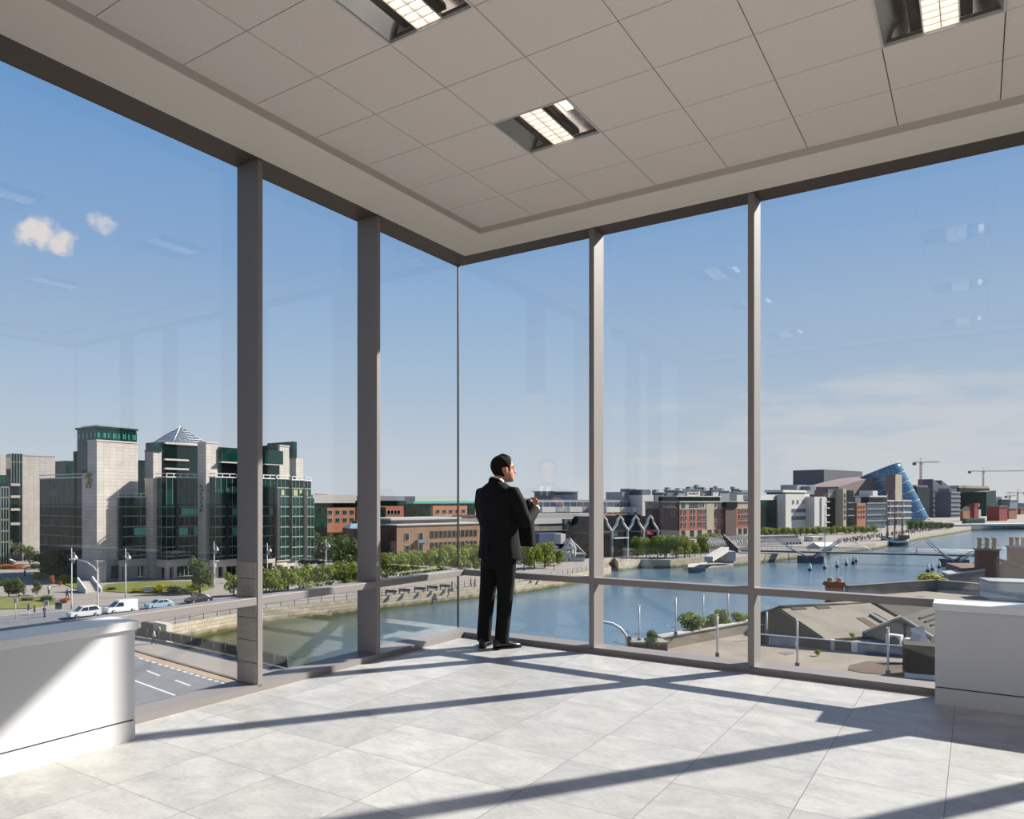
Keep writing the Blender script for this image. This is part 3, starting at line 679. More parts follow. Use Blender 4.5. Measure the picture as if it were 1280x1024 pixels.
def win_mesh(w, h, mats, bars=0):
    key = (round(w, 2), round(h, 2), mats[0].name, mats[1].name, bars)
    if key not in WINMESH:
        mb = MB(); f = min(0.09, w * 0.12)
        mb.box(-w/2, w/2, -0.04, 0.02, 0, h, 1)
        mb.box(-w/2 - f, -w/2, -0.10, 0.02, -f, h + f, 0); mb.box(w/2, w/2 + f, -0.10, 0.02, -f, h + f, 0)
        mb.box(-w/2, w/2, -0.10, 0.02, h, h + f, 0); mb.box(-w/2, w/2, -0.14, 0.02, -f, 0, 0)
        for k in range(bars): x = -w/2 + w * (k + 1) / (bars + 1); mb.box(x - f/3, x + f/3, -0.08, 0.0, 0, h, 0)
        WINMESH[key] = mb.mesh('window', list(mats))
    return WINMESH[key]
def windows(cb, root, face, us, zs, w, h, mats=None, bars=0, name='window'):
    me = win_mesh(w, h, mats or (M_winf, M_win), bars); b = Vector(root.location)
    for z in zs:
        for u in us:
            o = bpy.data.objects.new(name, me); C.objects.link(o); o.parent = root
            p = cb.o + (cb.dr if face == 'R' else cb.dl) * u
            o.location = (p.x - b.x, p.y - b.y, z - b.z); o.rotation_euler = (0, 0, cb.phi if face == 'R' else cb.phi - math.pi/2)
def span(a, b, n): return [a + (b - a) * (k + .5) / n for k in range(n)]
def bar(mb, face, u0, u1, z0, z1, d=0.12, m=0):
    return mb.box(u0, u1, -d, 0.02, z0, z1, m) if face == 'R' else mb.box(-d, 0.02, u0, u1, z0, z1, m)

# ------------------------------------------------------------------ the green glass and granite offices
def green_offices():
    t = bsite('office_building', 'green glass and pale granite office building with stepped bays and a glass pyramid roof', 'office building', 200, 175)
    FY = [633.7, 645.6, 659, 671.3, 684.3, 695.9]
    def bay(px, Z, pl, pr, ytop, rail=True, ybot=701, nR=4, nL=2, m=M_glaz, posts=(), lit=(), phi=52, floors=FY):
        c = CB(px, Z, pl, pr, phi); g = c.vol('glass_bay', m, t, ytop, ybot)
        mb = MB(); z0, z1 = c.z(ybot), c.z(ytop)
        for y in [f for f in floors if f > ytop + 4 and f < ybot - 2]:
            z = c.z(y); bar(mb, 'R', 0, c.R, z - .13, z + .13); bar(mb, 'L', 0, c.L, z - .07, z + .07, .08)
        for k in range(nR + 1): u = c.R * k / nR; bar(mb, 'R', u - .035, u + .035, z0, z1, .06)
        for k in range(nL + 1): u = c.L * k / nL; bar(mb, 'L', u - .03, u + .03, z0, z1, .05)
        f = c.part(mb, 'glazing_bar', M_mull, g); f.location = (0, 0, 0); f.rotation_euler = (0, 0, 0)
        def sub(mb, name, mt):
            q = mb.build(name, mt, g); return q
        for p in posts:
            u = c.u(p) if p >= px else None
            mb = MB(); bar(mb, 'R', max(u, .25) - .45, max(u, .25) + .45, z0, z1 - 2.2, .2); sub(mb, 'corner_post', M_dpost)
        for (k0, k1, y0, y1, mt) in lit:
            mb = MB(); bar(mb, 'R', c.R * k0 + .1, c.R * k1 - .1, c.z(y1) + .25, c.z(y0) - .25, .05); sub(mb, 'blind', mt)
        if rail:
            mb = MB(); z = z1
            mb.box(-.2, c.R + .2, -.25, .1, z, z + .25); mb.box(-.25, .1, -.2, c.L, z, z + .25)
            n = max(3, int(c.R / 1.6))
            for k in range(n + 1): u = c.R * k / n; mb.box(u - .09, u + .09, -.15, .0, z, z + .95)
            mb.box(-.1, c.R + .1, -.2, .05, z + .8, z + .98); mb.box(-.2, .05, -.1, c.L, z + .8, z + .98)
            sub(mb, 'roof_rail', M_white)
        return c
    def tower(px, Z, pl, pr, ytop, ybot=None, phi=52, m=M_granite, cap=True):
        c = CB(px, Z, pl, pr, phi); g = c.vol('granite_tower', m, t, ytop, ybot)
        if cap:
            mb = MB().box(-.12, c.R + .1, -.12, c.L, c.z(ytop), c.z(ytop) + .35); mb.build('coping', M_ledge, g)
            if ybot is None:
                for y, h_ in ((701, .35), (611.5, .5), (636, .5)):
                    z = c.z(y); MB().box(-.3 if y > 700 else -.06, c.R + .05 if y > 700 else .0, -.3 if y > 700 else .1, c.L, z, z + h_).build('string_course', M_ledge, g)
        return c
    # long shaded glass front, upstream
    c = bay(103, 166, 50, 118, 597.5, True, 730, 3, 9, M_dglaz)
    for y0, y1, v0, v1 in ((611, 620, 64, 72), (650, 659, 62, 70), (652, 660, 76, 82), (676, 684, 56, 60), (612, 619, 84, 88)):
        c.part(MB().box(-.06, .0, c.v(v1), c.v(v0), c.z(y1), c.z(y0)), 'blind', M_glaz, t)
    tower(121, 160, 109.5, 172.5, 551.5)
    c = CB(121, 158.6, 102.5, 132.5, 52); c.vol('granite_shaft', M_granite, t, 591, 701)
    g = CB(121, 157.6, 96, 132.8, 52).vol('plinth', M_granite, t, 701)
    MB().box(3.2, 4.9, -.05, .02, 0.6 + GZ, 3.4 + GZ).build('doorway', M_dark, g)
    c = CB(121, 162.5, 96.5, 170.5, 52); g = c.vol('penthouse', M_glaz, t, 535, 552)
    mb = MB().box(-.3, c.R + .3, -.3, c.L + .3, c.z(535), c.z(532.5))
    for k in range(14): u = c.R * k / 13; bar(mb, 'R', u - .06, u + .06, c.z(551), c.z(537), .09)
    mb.build('penthouse_frame', M_glaz, g)
    for k in range(8): MB().box(c.R * (k + .12) / 8, c.R * (k + .55 + .3 * (k % 2)) / 8, -.08, .02, c.z(547), c.z(540.5)).build('window', M_teal2, g)
    for k in range(5): MB().box(-.08, .02, c.L * (k + .15) / 5, c.L * (k + .6) / 5, c.z(547), c.z(540.5)).build('window', M_teal2, g)
    mb = MB()
    for k in range(9): mb.box(.5 + k * .9, .58 + k * .9, .5, .58, c.z(533), c.z(530.5)); mb.box(.5, .58, .5 + k * .8, .58 + k * .8, c.z(533), c.z(530.5))
    mb.box(.5, 8, .5, .6, c.z(531), c.z(530.5)); mb.box(.5, .6, .5, 7.5, c.z(531), c.z(530.5)); mb.build('roof_railing', M_mull, g)
    c = CB(112, 167, 96.5, 122, 52); c.vol('glass_stair_tower', M_glaz, t, 552, 587)
    CB(104, 172, 91.5, 124, 52).vol('glass_stair_tower', M_dglaz, t, 563.5, 604)
    CB(82, 196, 69, 98, 52).vol('glass_link', M_glaz, t, 576, 604)
    # bronze emblem on the shaded face of the tower
    c = CB(121, 158.6, 102.5, 132.5, 52); mb = MB(); cz = c.z(600.5); cv = c.L * .52
    def stroke(pts, r): mb.tube([(-.16, cv - dx, cz + dz) for dx, dz in pts], r, 6)
    stroke([(0, 1.3), (.1, .5), (-.1, -.3), (0, -.8)], .28); stroke([(-.1, .6), (-.9, 1.1), (-1.1, .6)], .18); stroke([(.1, .5), (.8, .9), (1.1, 1.4)], .18)
    stroke([(-.1, -.4), (-.8, -.9), (-.7, -1.6)], .2); stroke([(0, -.5), (.7, -.8), (.6, -1.5)], .2); stroke([(.5, -.6), (1.1, -.2), (1.2, .4)], .13); mb.ball((-.16, cv, cz + 1.35), .35, 8, 6)
    c.part(mb, 'emblem', M_bronze, t)
    # first bay, piers and further bays
    bay(148, 163.5, 134.3, 184.6, 622, posts=(150.5,), lit=((.52, .98, 659, 671.3, M_teal),))
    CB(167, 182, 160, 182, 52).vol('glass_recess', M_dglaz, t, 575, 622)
    tower(191.5, 167, 181, 202, 600); tower(191.5, 180, 181, 202, 564, 604); CB(191.3, 179.6, 182, 202.5, 52).vol('glass_box', M_glaz, t, 553, 564)
    c = bay(208, 165.5, 195.3, 251, 597, posts=(221,), lit=((.42, .98, 634, 645.6, M_teal), (.3, .62, 659, 671.3, M_teal), (.78, .98, 659, 671.3, M_teal)), nR=6)
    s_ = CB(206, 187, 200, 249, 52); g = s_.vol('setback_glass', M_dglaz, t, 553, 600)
    mb = MB()
    for y in (554, 574.5, 586): mb.box(-.2, s_.R * .66 if y > 560 else s_.R, -.5, .2, s_.z(y) - .2, s_.z(y) + .25)
    mb.build('slab_edge', M_ledge, g)
    tower(257.5, 169.5, 247, 272, 554)
    mb = MB()                                    # upright lettering down the shaded pier
    c = CB(257.5, 169.5, 247, 272, 52)
    for k in range(7): z = c.z(606 + k * 5.0); mb.box(-.08, 0, c.L * .35, c.L * .7, z - .62, z - .45); mb.box(-.08, 0, c.L * (.35 if k % 2 else .6), c.L * (.45 if k % 2 else .7), z - .62, z); mb.box(-.08, 0, c.L * .35, c.L * .7, z - .15, z)
    c.part(mb, 'lettering', M_dpost, t)
    bay(269, 167.5, 262, 304, 597, posts=(283.5,), lit=((.6, .98, 634, 645.6, M_teal), (.6, .98, 659, 671.3, M_teal)), nR=5)
    c = CB(276, 172, 271, 318, 52); g = c.vol('upper_glass_box', M_glaz, t, 559, 577.5)
    MB().box(-.3, c.R, -.6, .3, c.z(578.6), c.z(577)).build('slab_edge', M_ledge, g)
    CB(276, 175, 272, 318, 52).vol('setback_glass', M_dglaz, t, 577, 598)
    bay(304, 169, 300, 345.2, 598, posts=(312, 343,), lit=((.78, .98, 634, 645.6, M_teal),), nR=6)
    bay(346.5, 174, 345, 361.5, 599, posts=(347.5,), lit=((.3, .6, 611, 620.5, M_cream_b),), nR=3, floors=[609.8, 620.6] + FY)
    bay(365, 177, 361.5, 379, 600.5, posts=(), lit=((.1, .5, 611, 621, M_cream_b), (.62, .9, 611, 618, M_cream_b)), nR=3, floors=[610.5, 621] + FY)
    bay(380.5, 180, 378.5, 388.5, 601.5, posts=(381,), lit=((.1, .55, 612, 621, M_cream_b),), nR=2, floors=[611, 622] + FY)
    bay(388.5, 184, 386, 392.5, 623, nR=1, rail=False)
    c = CB(331, 174, 324, 354, 52); g = c.vol('upper_glass_box', M_glaz, t, 562.5, 580); MB().box(-.3, c.R + .2, -.5, .3, c.z(581), c.z(580)).build('slab_edge', M_ledge, g)
    CB(330, 177, 324, 349, 52).vol('setback_glass', M_dglaz, t, 580, 600)
    tower(349.5, 181, 347, 361.5, 558, 600.5); CB(349, 183, 325, 350.5, 52).vol('setback_glass', M_dglaz, t, 556, 566)
    CB(366, 187, 334, 371, 52).vol('penthouse', M_glaz, t, 552, 573); tower(370, 187, 362, 379, 573, 602, cap=False)
    # arcade under the bays
    for (px, Z, pl, pr, cols) in ((148, 162.5, 133, 185, (158, 184)), (208, 164.5, 195, 252, (220.5, 250)), (269, 166.5, 262, 345, (282.5, 300, 318, 343)), (346, 174, 345, 369, (347, 362))):
        c = CB(px, Z, pl, pr, 52); g = c.vol('arcade_beam', M_granite, t, 701, 709.5)
        MB().box(-.15, c.R + .1, -.3, c.L, c.z(702), c.z(700.7)).build('string_course', M_ledge, g)
        for q in cols: u = min(c.u(q), c.R - .1); c.part(MB().box(u - .55, u + .15, 0.05, .8, GZ, c.z(709)), 'arcade_column', M_granite, t)
        c.part(MB().box(.1, .9, .1, .9, GZ, c.z(709)), 'arcade_column', M_granite, t)
        c2 = CB(px + 1, Z + 5, pl + 1, pr - 2, 52); g = c2.vol('ground_floor_glass', M_dglaz, t, 708)
        mb = MB()
        for k in range(9): u = c2.R * k / 8; bar(mb, 'R', u - .06, u + .06, GZ, c2.z(709))
        mb.build('glazing_bar', M_mull, g)
    # glass pyramid over the atrium
    c = CB(216, 190, 188, 262, 52); A = Vector((c.R * .5, c.L * .5, zat(533, 190 + (c.R + c.L) * .35))); zb = c.z(553.5)
    P = [Vector((0, 0, zb)), Vector((c.R, 0, zb)), Vector((c.R, c.L, zb)), Vector((0, c.L, zb))]
    g = c.part(MB().add(P + [A], [(0, 1, 4), (1, 2, 4), (2, 3, 4), (3, 0, 4)]), 'pyramid_roof', M_atrium, t)
    mb = MB()
    for k in range(4):
        a, b = P[k], P[(k + 1) % 4]; mb.tube([a, A], .14, 5); mb.tube([a, b], .16, 5)
        for q in range(1, 8):
            f = q / 8; s0 = a.lerp(b, f)
            e = (a.lerp(A, min(1, f * 2)) if False else s0.lerp(A, 1.0)); mb.tube([s0, s0 + (A - (a + b) / 2) * (1 - abs(2 * f - 1))], .07, 4)
        for q in range(1, 7): f = q / 7; mb.tube([a.lerp(A, f), b.lerp(A, f)], .07, 4)
    mb.build('pyramid_bar', M_white, g)
    return t
green_offices()
def upstream_wing():
    t = bsite('office_building', 'pale granite slab block with green corner glazing beyond the shaded glass front', 'office building', 30, 215)
    c = CB(28, 215, 12, 69, 42); g = c.vol('granite_slab', M_granite, t, 569); MB().box(-.1, c.R, -.1, c.L, c.z(569.5), c.z(568.6)).build('coping', M_ledge, g)
    c = CB(14, 211, 6, 27.8); g = c.vol('glass_bay', M_glaz, t, 567, 604); mb = MB()
    for k in range(5): bar(mb, 'R', c.R * k / 4 - .07, c.R * k / 4 + .07, c.z(604), c.z(567))
    bar(mb, 'R', 0, c.R, c.z(578), c.z(577)); mb.build('glazing_bar', M_mull, g)
    c = CB(14, 210, 8, 23); c.vol('glass_bay', M_dglaz, t, 604, 693)
    for y in (606, 621, 637, 655): c.part(MB().box(-.3, c.R + .2, -.9, .2, c.z(y) - .35, c.z(y) + .35), 'balcony_slab', M_ledge, t)
    c = CB(1, 200, -30, 11); g = c.vol('glass_bay', M_glaz, t, 609); mb = MB()
    for y in (609, 622, 636, 650, 664, 678): bar(mb, 'R', 0, c.R, c.z(y) - .2, c.z(y) + .2)
    for k in range(4): bar(mb, 'R', c.R * k / 3 - .1, c.R * k / 3 + .1, GZ, c.z(609))
    mb.build('glazing_bar', M_mull, g)
    c = CB(0, 206, -30, 7.5); c.vol('granite_slab', M_granite, t, 568, 594); CB(0, 205, -30, 8).vol('glass_bay', M_glaz, t, 594, 610)
upstream_wing()
# ------------------------------------------------------------------ terraced offices behind
def brick_offices():
    t = bsite('office_building', 'orange brick offices with a long white roof band seen between the first two window posts', 'office building', 420, 330)
    c = CB(392, 330, 384, 480, 42); c.vol('brick_block', M_bricko, t, 635); us = span(c.u(408), c.u(470), 7)
    windows(c, t, 'R', us, [c.z(643.5), c.z(653.5)], 2.2, 1.7, (M_winf, M_glaz), 1)
    g = CB(391, 328, 382, 409).vol('glass_corner', M_glaz, t, 634); CB(390, 329, 381, 397).vol('brick_pier', M_bricko, t, 648)
    s = CB(394, 334, 386, 480); s.vol('glass_storey', M_dglaz, t, 628.5, 636); b = CB(391, 331, 381, 480); b.vol('roof_band', M_roofw, t, 618.5, 629); b.part(MB().box(b.u(400), b.u(406), 2, 4, b.z(618.5), b.z(617.4)).box(b.u(408), b.u(413), 2, 4, b.z(618.5), b.z(617.8)), 'roof_plant', M_brickr, t)
    t = bsite('office_building', 'low dark glass offices with a grey upper storey behind the tan brick block', 'office building', 500, 330)
    c = CB(450, 332, 444, 524, 42); c.vol('glass_storey', M_dglaz, t, 626); CB(450, 333, 446, 520).vol('grey_storey', M_grey, t, 620, 626.5)
    b = CB(450, 326, 445, 504.5); b.vol('brick_block', M_brickr, t, 633); windows(b, t, 'R', span(b.u(484), b.u(500), 4), [b.z(643.5)], 1.9, 1.7, (M_winf, M_dglaz))
    CB(474, 320, 468, 482).vol('glass_corner', M_glaz, t, 634)
    t = bsite('office_building', 'green glass offices with white roof and orange brick bay behind the tan brick block', 'office building', 560, 330)
    c = CB(519, 328, 512, 594, 42); g = c.vol('glass_storey', M_glaz, t, 628); CB(517, 326, 508, 595).vol('green_fascia', M_teal, t, 626.5, 629.5); CB(519, 330, 506, 585).vol('roof_band', M_roofw, t, 620.5, 627)
    b = CB(541, 324, 538, 584); b.vol('brick_bay', M_bricko, t, 632.5); windows(b, t, 'R', span(b.u(543), b.u(583), 5), [b.z(642)], 2.2, 1.5, (M_winf, M_glaz))
    t = bsite('shed', 'low glazed blue roof hall behind the dark trees', 'hall', 430, 300)
    c = CB(436, 268, 428, 470, 42); c.vol('wall', M_brickd, t, 660); c.part(MB().extr([(0, -.5, c.z(660)), (c.R * .2, c.L * .5, c.z(655)), (0, c.L, c.z(660))], (c.R, 0, 0)), 'roof', mat('blue grey glass roof', srgb(120, 146, 160), 0.3), t)
    CB(446, 290, 440, 470).vol('parapet', M_brickd, t, 651, 656)
brick_offices()
def tan_block():
    t = bsite('office_building', 'two storey tan brick block with rows of narrow dark windows and a pale flat roof', 'office building', 540, 222)
    c = CB(496, 220, 440, 603, 40, L=16); g = c.vol('brick_wall', M_brickb, t, 657.5); z = c.z(657.5)
    MB().box(-.05, -.0, .0, c.L, GZ, z).build('shaded_return', M_brickd, g)  # darker brick skin, the shade on this side put into its colour
    c.part(MB().box(-.3, c.R + .3, -.3, c.L, z, z + .35), 'parapet', M_roofw, t)
    c2 = CB(489, 226, 478, 574, 40, L=12); c2.vol('roof_storey', M_grey, t, 650.5, 656.5); c2.part(MB().box(-.8, c2.R + .3, -.8, c2.L, c2.z(650.5), c2.z(648)), 'roof_slab', M_roofw, t)
    c3 = CB(566, 246, 560, 606, 40, L=10); c3.vol('stone_range', M_concr, t, 645.5); c3.part(MB().box(0, c3.R, -.3, .2, c3.z(646), c3.z(644)), 'cornice', M_brickd, t)
    us = span(c.u(537), c.u(596.5), 11)
    windows(c, t, 'R', us, [c.z(674.0), c.z(689)], 1.05, 1.85, (M_brickd, M_win))
    windows(c, t, 'R', [c.u(508.5), c.u(526)], [c.z(676), c.z(691.5)], 1.5, 2.0, (M_winf, M_win))
    windows(c, t, 'L', [2.5, 4.2], [c.z(676), c.z(692)], 1.2, 2.2, (M_brickd, M_win))
    c.part(MB().box(c.u(520), c.u(532), -1.0, .0, c.z(680), c.z(676)), 'balcony', M_grey, t)
    c.part(MB().box(c.u(520.3), c.u(521), -1.0, -.9, GZ, c.z(676)).box(c.u(531), c.u(531.7), -1.0, -.9, GZ, c.z(676)), 'balcony_post', M_grey, t)
    c.part(MB().box(c.u(515), c.u(515.5), -.15, 0, GZ, c.z(682)), 'drainpipe', M_brickd, t)
    t2 = bsite('office_building', 'dark brown brick gable standing behind the second window post', 'office building', 455, 214)
    c = CB(442, 212, 439, 476, 20, L=8); c.vol('brick_wall', M_brickd, t2, 661.5); c.part(MB().box(-.1, c.R, -.1, c.L, c.z(661.5), c.z(661)), 'parapet', M_grey, t2)
tan_block()
# ------------------------------------------------------------------ the dock, the hotel and the long quay
M_steel = mat('grey painted steel', srgb(140, 144, 150), 0.5, 0.2)
M_bglass = mat('pale blue office glass', srgb(70, 84, 100), 0.12, 0, 0.6)
M_cwhite = mat('off white render', srgb(196, 192, 186), 0.8)
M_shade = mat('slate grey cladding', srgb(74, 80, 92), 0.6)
M_rust = mat('dull mauve brick panels', srgb(126, 108, 104), 0.8, noise=0.4, nscale=0.2, ncol=srgb(114, 96, 92))
M_redm = mat('red painted metal', srgb(150, 48, 44), 0.5)
M_greenm = mat('green painted metal', srgb(24, 78, 62), 0.5)
M_sky_glass = grid_mat('blue tilted glazing', srgb(78, 126, 158), srgb(118, 158, 182), 3.2, 2.6, 0.18, rough=0.1, spec=0.6, noise=0.35, offs=0.0)
M_black = mat('black paint', srgb(18, 18, 20), 0.5)
M_pinkm = mat('magenta sign panel', srgb(170, 30, 80), 0.5)

def dock_range():
    t = bsite('viaduct', 'long weathered concrete range with a dark window strip beside the lifting bridge', 'building', 710, 232)
    c = CB(664, 232, 660, 752, 34, L=8); c.vol('lower_wall', M_concr, t, 671.5); c.vol('window_strip', M_shade, t, 655.0, 658.6, inset=.5)
    c.vol('band', M_concr, t, 658.5, 664.5); c.vol('soffit', M_cwhite, t, 649.5, 655.2); g = c.vol('parapet', M_roofw, t, 643, 650, inset=.3)
    c.vol('shadow_band', M_shade, t, 664.5, 671.6, inset=.6)  # dark recessed strip, the shadow under the band put into its colour
    c.part(MB().box(c.u(727), c.u(732.5), -.15, 0, c.z(673), c.z(668.5)), 'window', M_brickd, t)
    q = CB(674, 226, 672, 702, 34, L=4); q.vol('blue_screen', mat('blue steel screen', srgb(64, 82, 108), 0.5), t, 667, 682)
    CB(701, 225, 699.5, 707, 34, L=3).vol('white_hut', M_cwhite, t, 667.5, 680)
dock_range()
def terraces():
    for (px, pr, lab) in ((668, 746, 'white and blue glass terraced offices behind the concrete range'), (748, 800, 'white and blue glass terraced offices next to the red brick hotel')):
        t = bsite('office_building', lab, 'office building', px, 345)
        c = CB(px, 345, px - 6, pr, 35, L=5); c.vol('wall', M_cwhite, t, 627); c.vol('roof_slab', M_steel, t, 624.8, 627)
        n = 9 if px < 700 else 6
        us = span(1, c.R - 1, n); w = c.R / n * .8
        windows(c, t, 'R', us, [c.z(634.5)], w, 2.4, (M_steel, M_bglass), 1); windows(c, t, 'R', us, [c.z(642)], w, 2.2, (M_steel, M_bglass), 1)
        for k in range(n // 2):
            u = us[2 * k]; p = c.part(MB().box(u - w * .5, u + w * 1.6, -3.5, 0, c.z(649), c.z(640.5)).box(u - w * .6, u + w * 1.7, -4, 0, c.z(640.5), c.z(634)), 'projecting_box', M_steel if k % 2 else M_cwhite, t)
            MB().box(u - w * .35, u + w * .45, -3.6, -3.4, c.z(648.5), c.z(641)).box(u + w * .65, u + w * 1.45, -3.6, -3.4, c.z(648.5), c.z(641)).build('window', M_bglass, p)
    t = bsite('office_building', 'blue glass rooftop storey above the white terraces', 'rooftop', 700, 372)
    CB(693, 372, 691, 722, 35, L=14).vol('glass_storey', M_bglass, t, 615, 628); c = CB(692, 371, 690, 723, 35, L=15); c.vol('roof', M_steel, t, 613.8, 615)
    t = bsite('office_building', 'pale block with a stepped top between the terraces and the red brick hotel', 'office building', 800, 352)
    c = CB(803, 352, 801, 817, 35, L=12); c.vol('tower', M_cwhite, t, 619); c.vol('dark_top', M_shade, t, 612, 619.2, inset=1.0)
    c = CB(778, 356, 772, 802, 35, L=10); c.vol('curved_roof', M_steel, t, 615, 626)
    CB(788, 358, 787, 796, 35, L=6).vol('plant_room', M_grey, t, 611, 616)
terraces()
def gabled_pavilion():
    t = bsite('pavilion', 'dark glass pavilion with four white gabled frames on the dock edge', 'pavilion', 786, 235)
    c = CB(742, 226, 738, 826, 34, L=14); c.vol('glass_wall', M_dglaz, t, 668, None)
    px = [744.5, 763.5, 783, 803, 821]
    mb0 = []
    for k, (pc, w) in enumerate(((753.5, 19), (773.8, 20), (793.3, 19.5), (811.5, 18))):
        u0, u1, uc = c.u(pc - w/2), c.u(pc + w/2), c.u(pc); z0, z1, z2 = c.z(664.5), c.z(657.5), c.z(650.5)
        pts = [(u0, -.4, z0), (uc - 1.4, -.4, z1 + .5), (uc - 1.1, -.4, z2), (uc, -.4, z2 + 1.0), (uc + 1.1, -.4, z2), (uc + 1.4, -.4, z1 + .5), (u1, -.4, z0)]
        g = c.part(MB().extr([Vector(p) for p in pts], (0, 12, 0)), 'gable_roof', M_dglaz, t)
        mb = MB(); mb.tube(pts, .42, 5, smooth=False); f = mb.build('gable_frame', M_cwhite, g)
    for p in px: u = c.u(p); c.part(MB().box(u - .3, u + .3, -.7, -.1, GZ, c.z(664)), 'column', M_steel, t)
    mb = MB(); mb.box(c.u(764), c.u(782), -1.4, -.2, c.z(674.5), c.z(673)); c.part(mb, 'balcony', M_cwhite, t)
    c.part(MB().box(c.u(766), c.u(771), -.3, 0, c.z(671), c.z(667)), 'green_sign', M_greenm, t); c.part(MB().box(c.u(808), c.u(816), -.3, 0, c.z(671), c.z(664)), 'pink_panel', M_pinkm, t)
    c.part(MB().box(0, c.R, 12, 13, c.z(664), c.z(650)), 'rear_gutter', M_shade, t)
    t = bsite('terrace_block', 'small orange brick house behind the gabled pavilion', 'house', 770, 300)
    c = CB(752, 296, 748, 784, 34, L=8); c.vol('wall', M_bricko, t, 643.5); windows(c, t, 'R', span(c.u(770), c.u(783), 5), [c.z(650)], 1.1, 1.2, (M_brickd, M_win))
    CB(784, 296, 783, 801, 34, L=8).vol('dark_annexe', M_dglaz, t, 644)
gabled_pavilion()
def hotel():
    t = bsite('hotel', 'red brick hotel with a cream top storey and cream arcaded ground floor', 'hotel', 860, 268)
    c = CB(849.5, 262, 806.5, 936.5, 37); c.vol('brick_wall', M_brickr, t, 636.5); c.vol('stone_base', M_cream, t, 663.5, inset=-.02); c.vol('top_storey', M_cream, t, 627.5, 636.6, inset=-.02)
    c.vol('cornice', M_ledge, t, 626.6, 628, inset=-.35)
    MB_ = lambda *a: MB().box(*a)
    c.part(MB_(c.u(883), c.u(892), -.12, 0, c.z(664), c.z(628)), 'cream_bay', M_cream, t)
    c.part(MB_(-.06, 0, 0, c.L, c.z(663), c.z(627.8)), 'shaded_gable', M_brickd, t)  # brown brick skin over the gable, its shade put into the colour
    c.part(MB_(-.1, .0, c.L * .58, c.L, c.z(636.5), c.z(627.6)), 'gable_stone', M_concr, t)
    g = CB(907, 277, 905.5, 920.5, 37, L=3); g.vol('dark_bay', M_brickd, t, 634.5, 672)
    CB(908, 276.5, 906, 922, 37, L=4).vol('dark_glazing', M_dglaz, t, 627.5, 634.5)
    colsA = [852, 856.5, 864, 868, 873.5, 877, 881.2]; colsB = [886, 890, 894.5, 898, 902, 905.5, 924, 927.5, 931, 934.5]
    rows = [642.5, 650.5, 658.8]
    wm = (M_winf, M_win)
    zs = [c.z(y) for y in rows]
    windows(c, t, 'R', [c.u(p) for p in colsA + colsB[2:6]], zs, .95, 1.45, wm)
    windows(c, t, 'R', [c.u(p) for p in colsB[:2]], [c.z(y) for y in rows + [635]], .9, 1.5, wm)
    windows(c, t, 'R', [c.u(p) for p in colsB[6:]], zs, .95, 1.45, wm)
    windows(c, t, 'R', [c.u(p) for p in (875.5, 879, 894.5, 898, 902, 905)], [c.z(634)], .9, 1.4, wm)
    windows(c, t, 'R', [c.u(854)], [c.z(634.2)], 1.9, 1.5, (M_greenm, M_bglass), 1); windows(c, t, 'R', [c.u(864.5), c.u(870)], [c.z(634.2)], 2.6, 1.5, (M_greenm, M_bglass), 1)
    windows(c, t, 'R', [c.u(p) for p in (854, 865, 874.5, 887, 895, 903, 925, 931.5)], [c.z(671.5), c.z(684)], 2.2, 2.2, (M_cream, M_win), 1)
    windows(c, t, 'L', [c.v(p) for p in (813, 841.5)], [c.z(634.5), c.z(645)], 1.2, 1.6, (M_ledge, M_win))
    windows(c, t, 'L', [c.v(827)], [c.z(y) for y in (634, 640, 646, 652, 657)], .9, 1.0, wm)
    mb = MB(); v0 = c.v(846.5); v1 = c.v(831)
    for k in range(4): v = v1 - (v1 - v0) * (k + 1) / 6 - .6; mb.box(-.16, -.05, v - .45, v + .45, c.z(633.6), c.z(632.6)); mb.box(-.16, -.05, v + .3, v + .5, c.z(633.6), c.z(632))
    mb.box(-.16, -.05, v0, v1 - .5, c.z(635.2), c.z(634.5)); mb.box(-.16, -.05, v1 - .2, v1 + .5, c.z(634.5), c.z(633))
    c.part(mb, 'wall_lettering', M_white, t)
    t = bsite('footbridge_canopy', 'white ribbed glass canopy with a sloping dark end beside the hotel', 'canopy', 900, 245)
    a = CB(886, 245, 884, 908, 36, L=7); g = a.vol('wall', M_concr, t, 684)
    for k in range(11):
        u = a.R * k / 10; mb = MB(); mb.tube([(u, -.2, a.z(684)), (u, .6, a.z(677)), (u, 3.5, a.z(673.5)), (u, 7, a.z(673.5))], .22, 5); mb.build('rib', M_cwhite, g)
    mb = MB(); mb.add([(0, 0, a.z(684)), (a.R, 0, a.z(684)), (a.R, .8, a.z(677)), (0, .8, a.z(677)), (a.R, 3.7, a.z(674)), (0, 3.7, a.z(674)), (a.R, 7, a.z(674)), (0, 7, a.z(674))], [(0, 1, 2, 3), (3, 2, 4, 5), (5, 4, 6, 7)]); mb.build('glass_vault', M_bglass, g)
    t = bsite('canopy', 'second white ribbed glass canopy behind the third window post', 'canopy', 925, 252)
    a = CB(913, 252, 911, 946, 36, L=7); g = a.vol('wall', M_grey, t, 687)
    for k in range(12):
        u = a.R * k / 11; mb = MB(); mb.tube([(u, -.2, a.z(684)), (u, .6, a.z(676)), (u, 3.5, a.z(672.5)), (u, 7, a.z(672.5))], .22, 5); mb.build('rib', M_cwhite, g)
    t = bsite('boundary_wall', 'sloping dark brick wall between the two ribbed canopies', 'wall', 913, 240)
    p0, p1 = gnd(922, 691), ray(904, 668, 252); d = Vector((p0.x - p1.x, p0.y - p1.y, 0)); b0 = Vector(t.location)
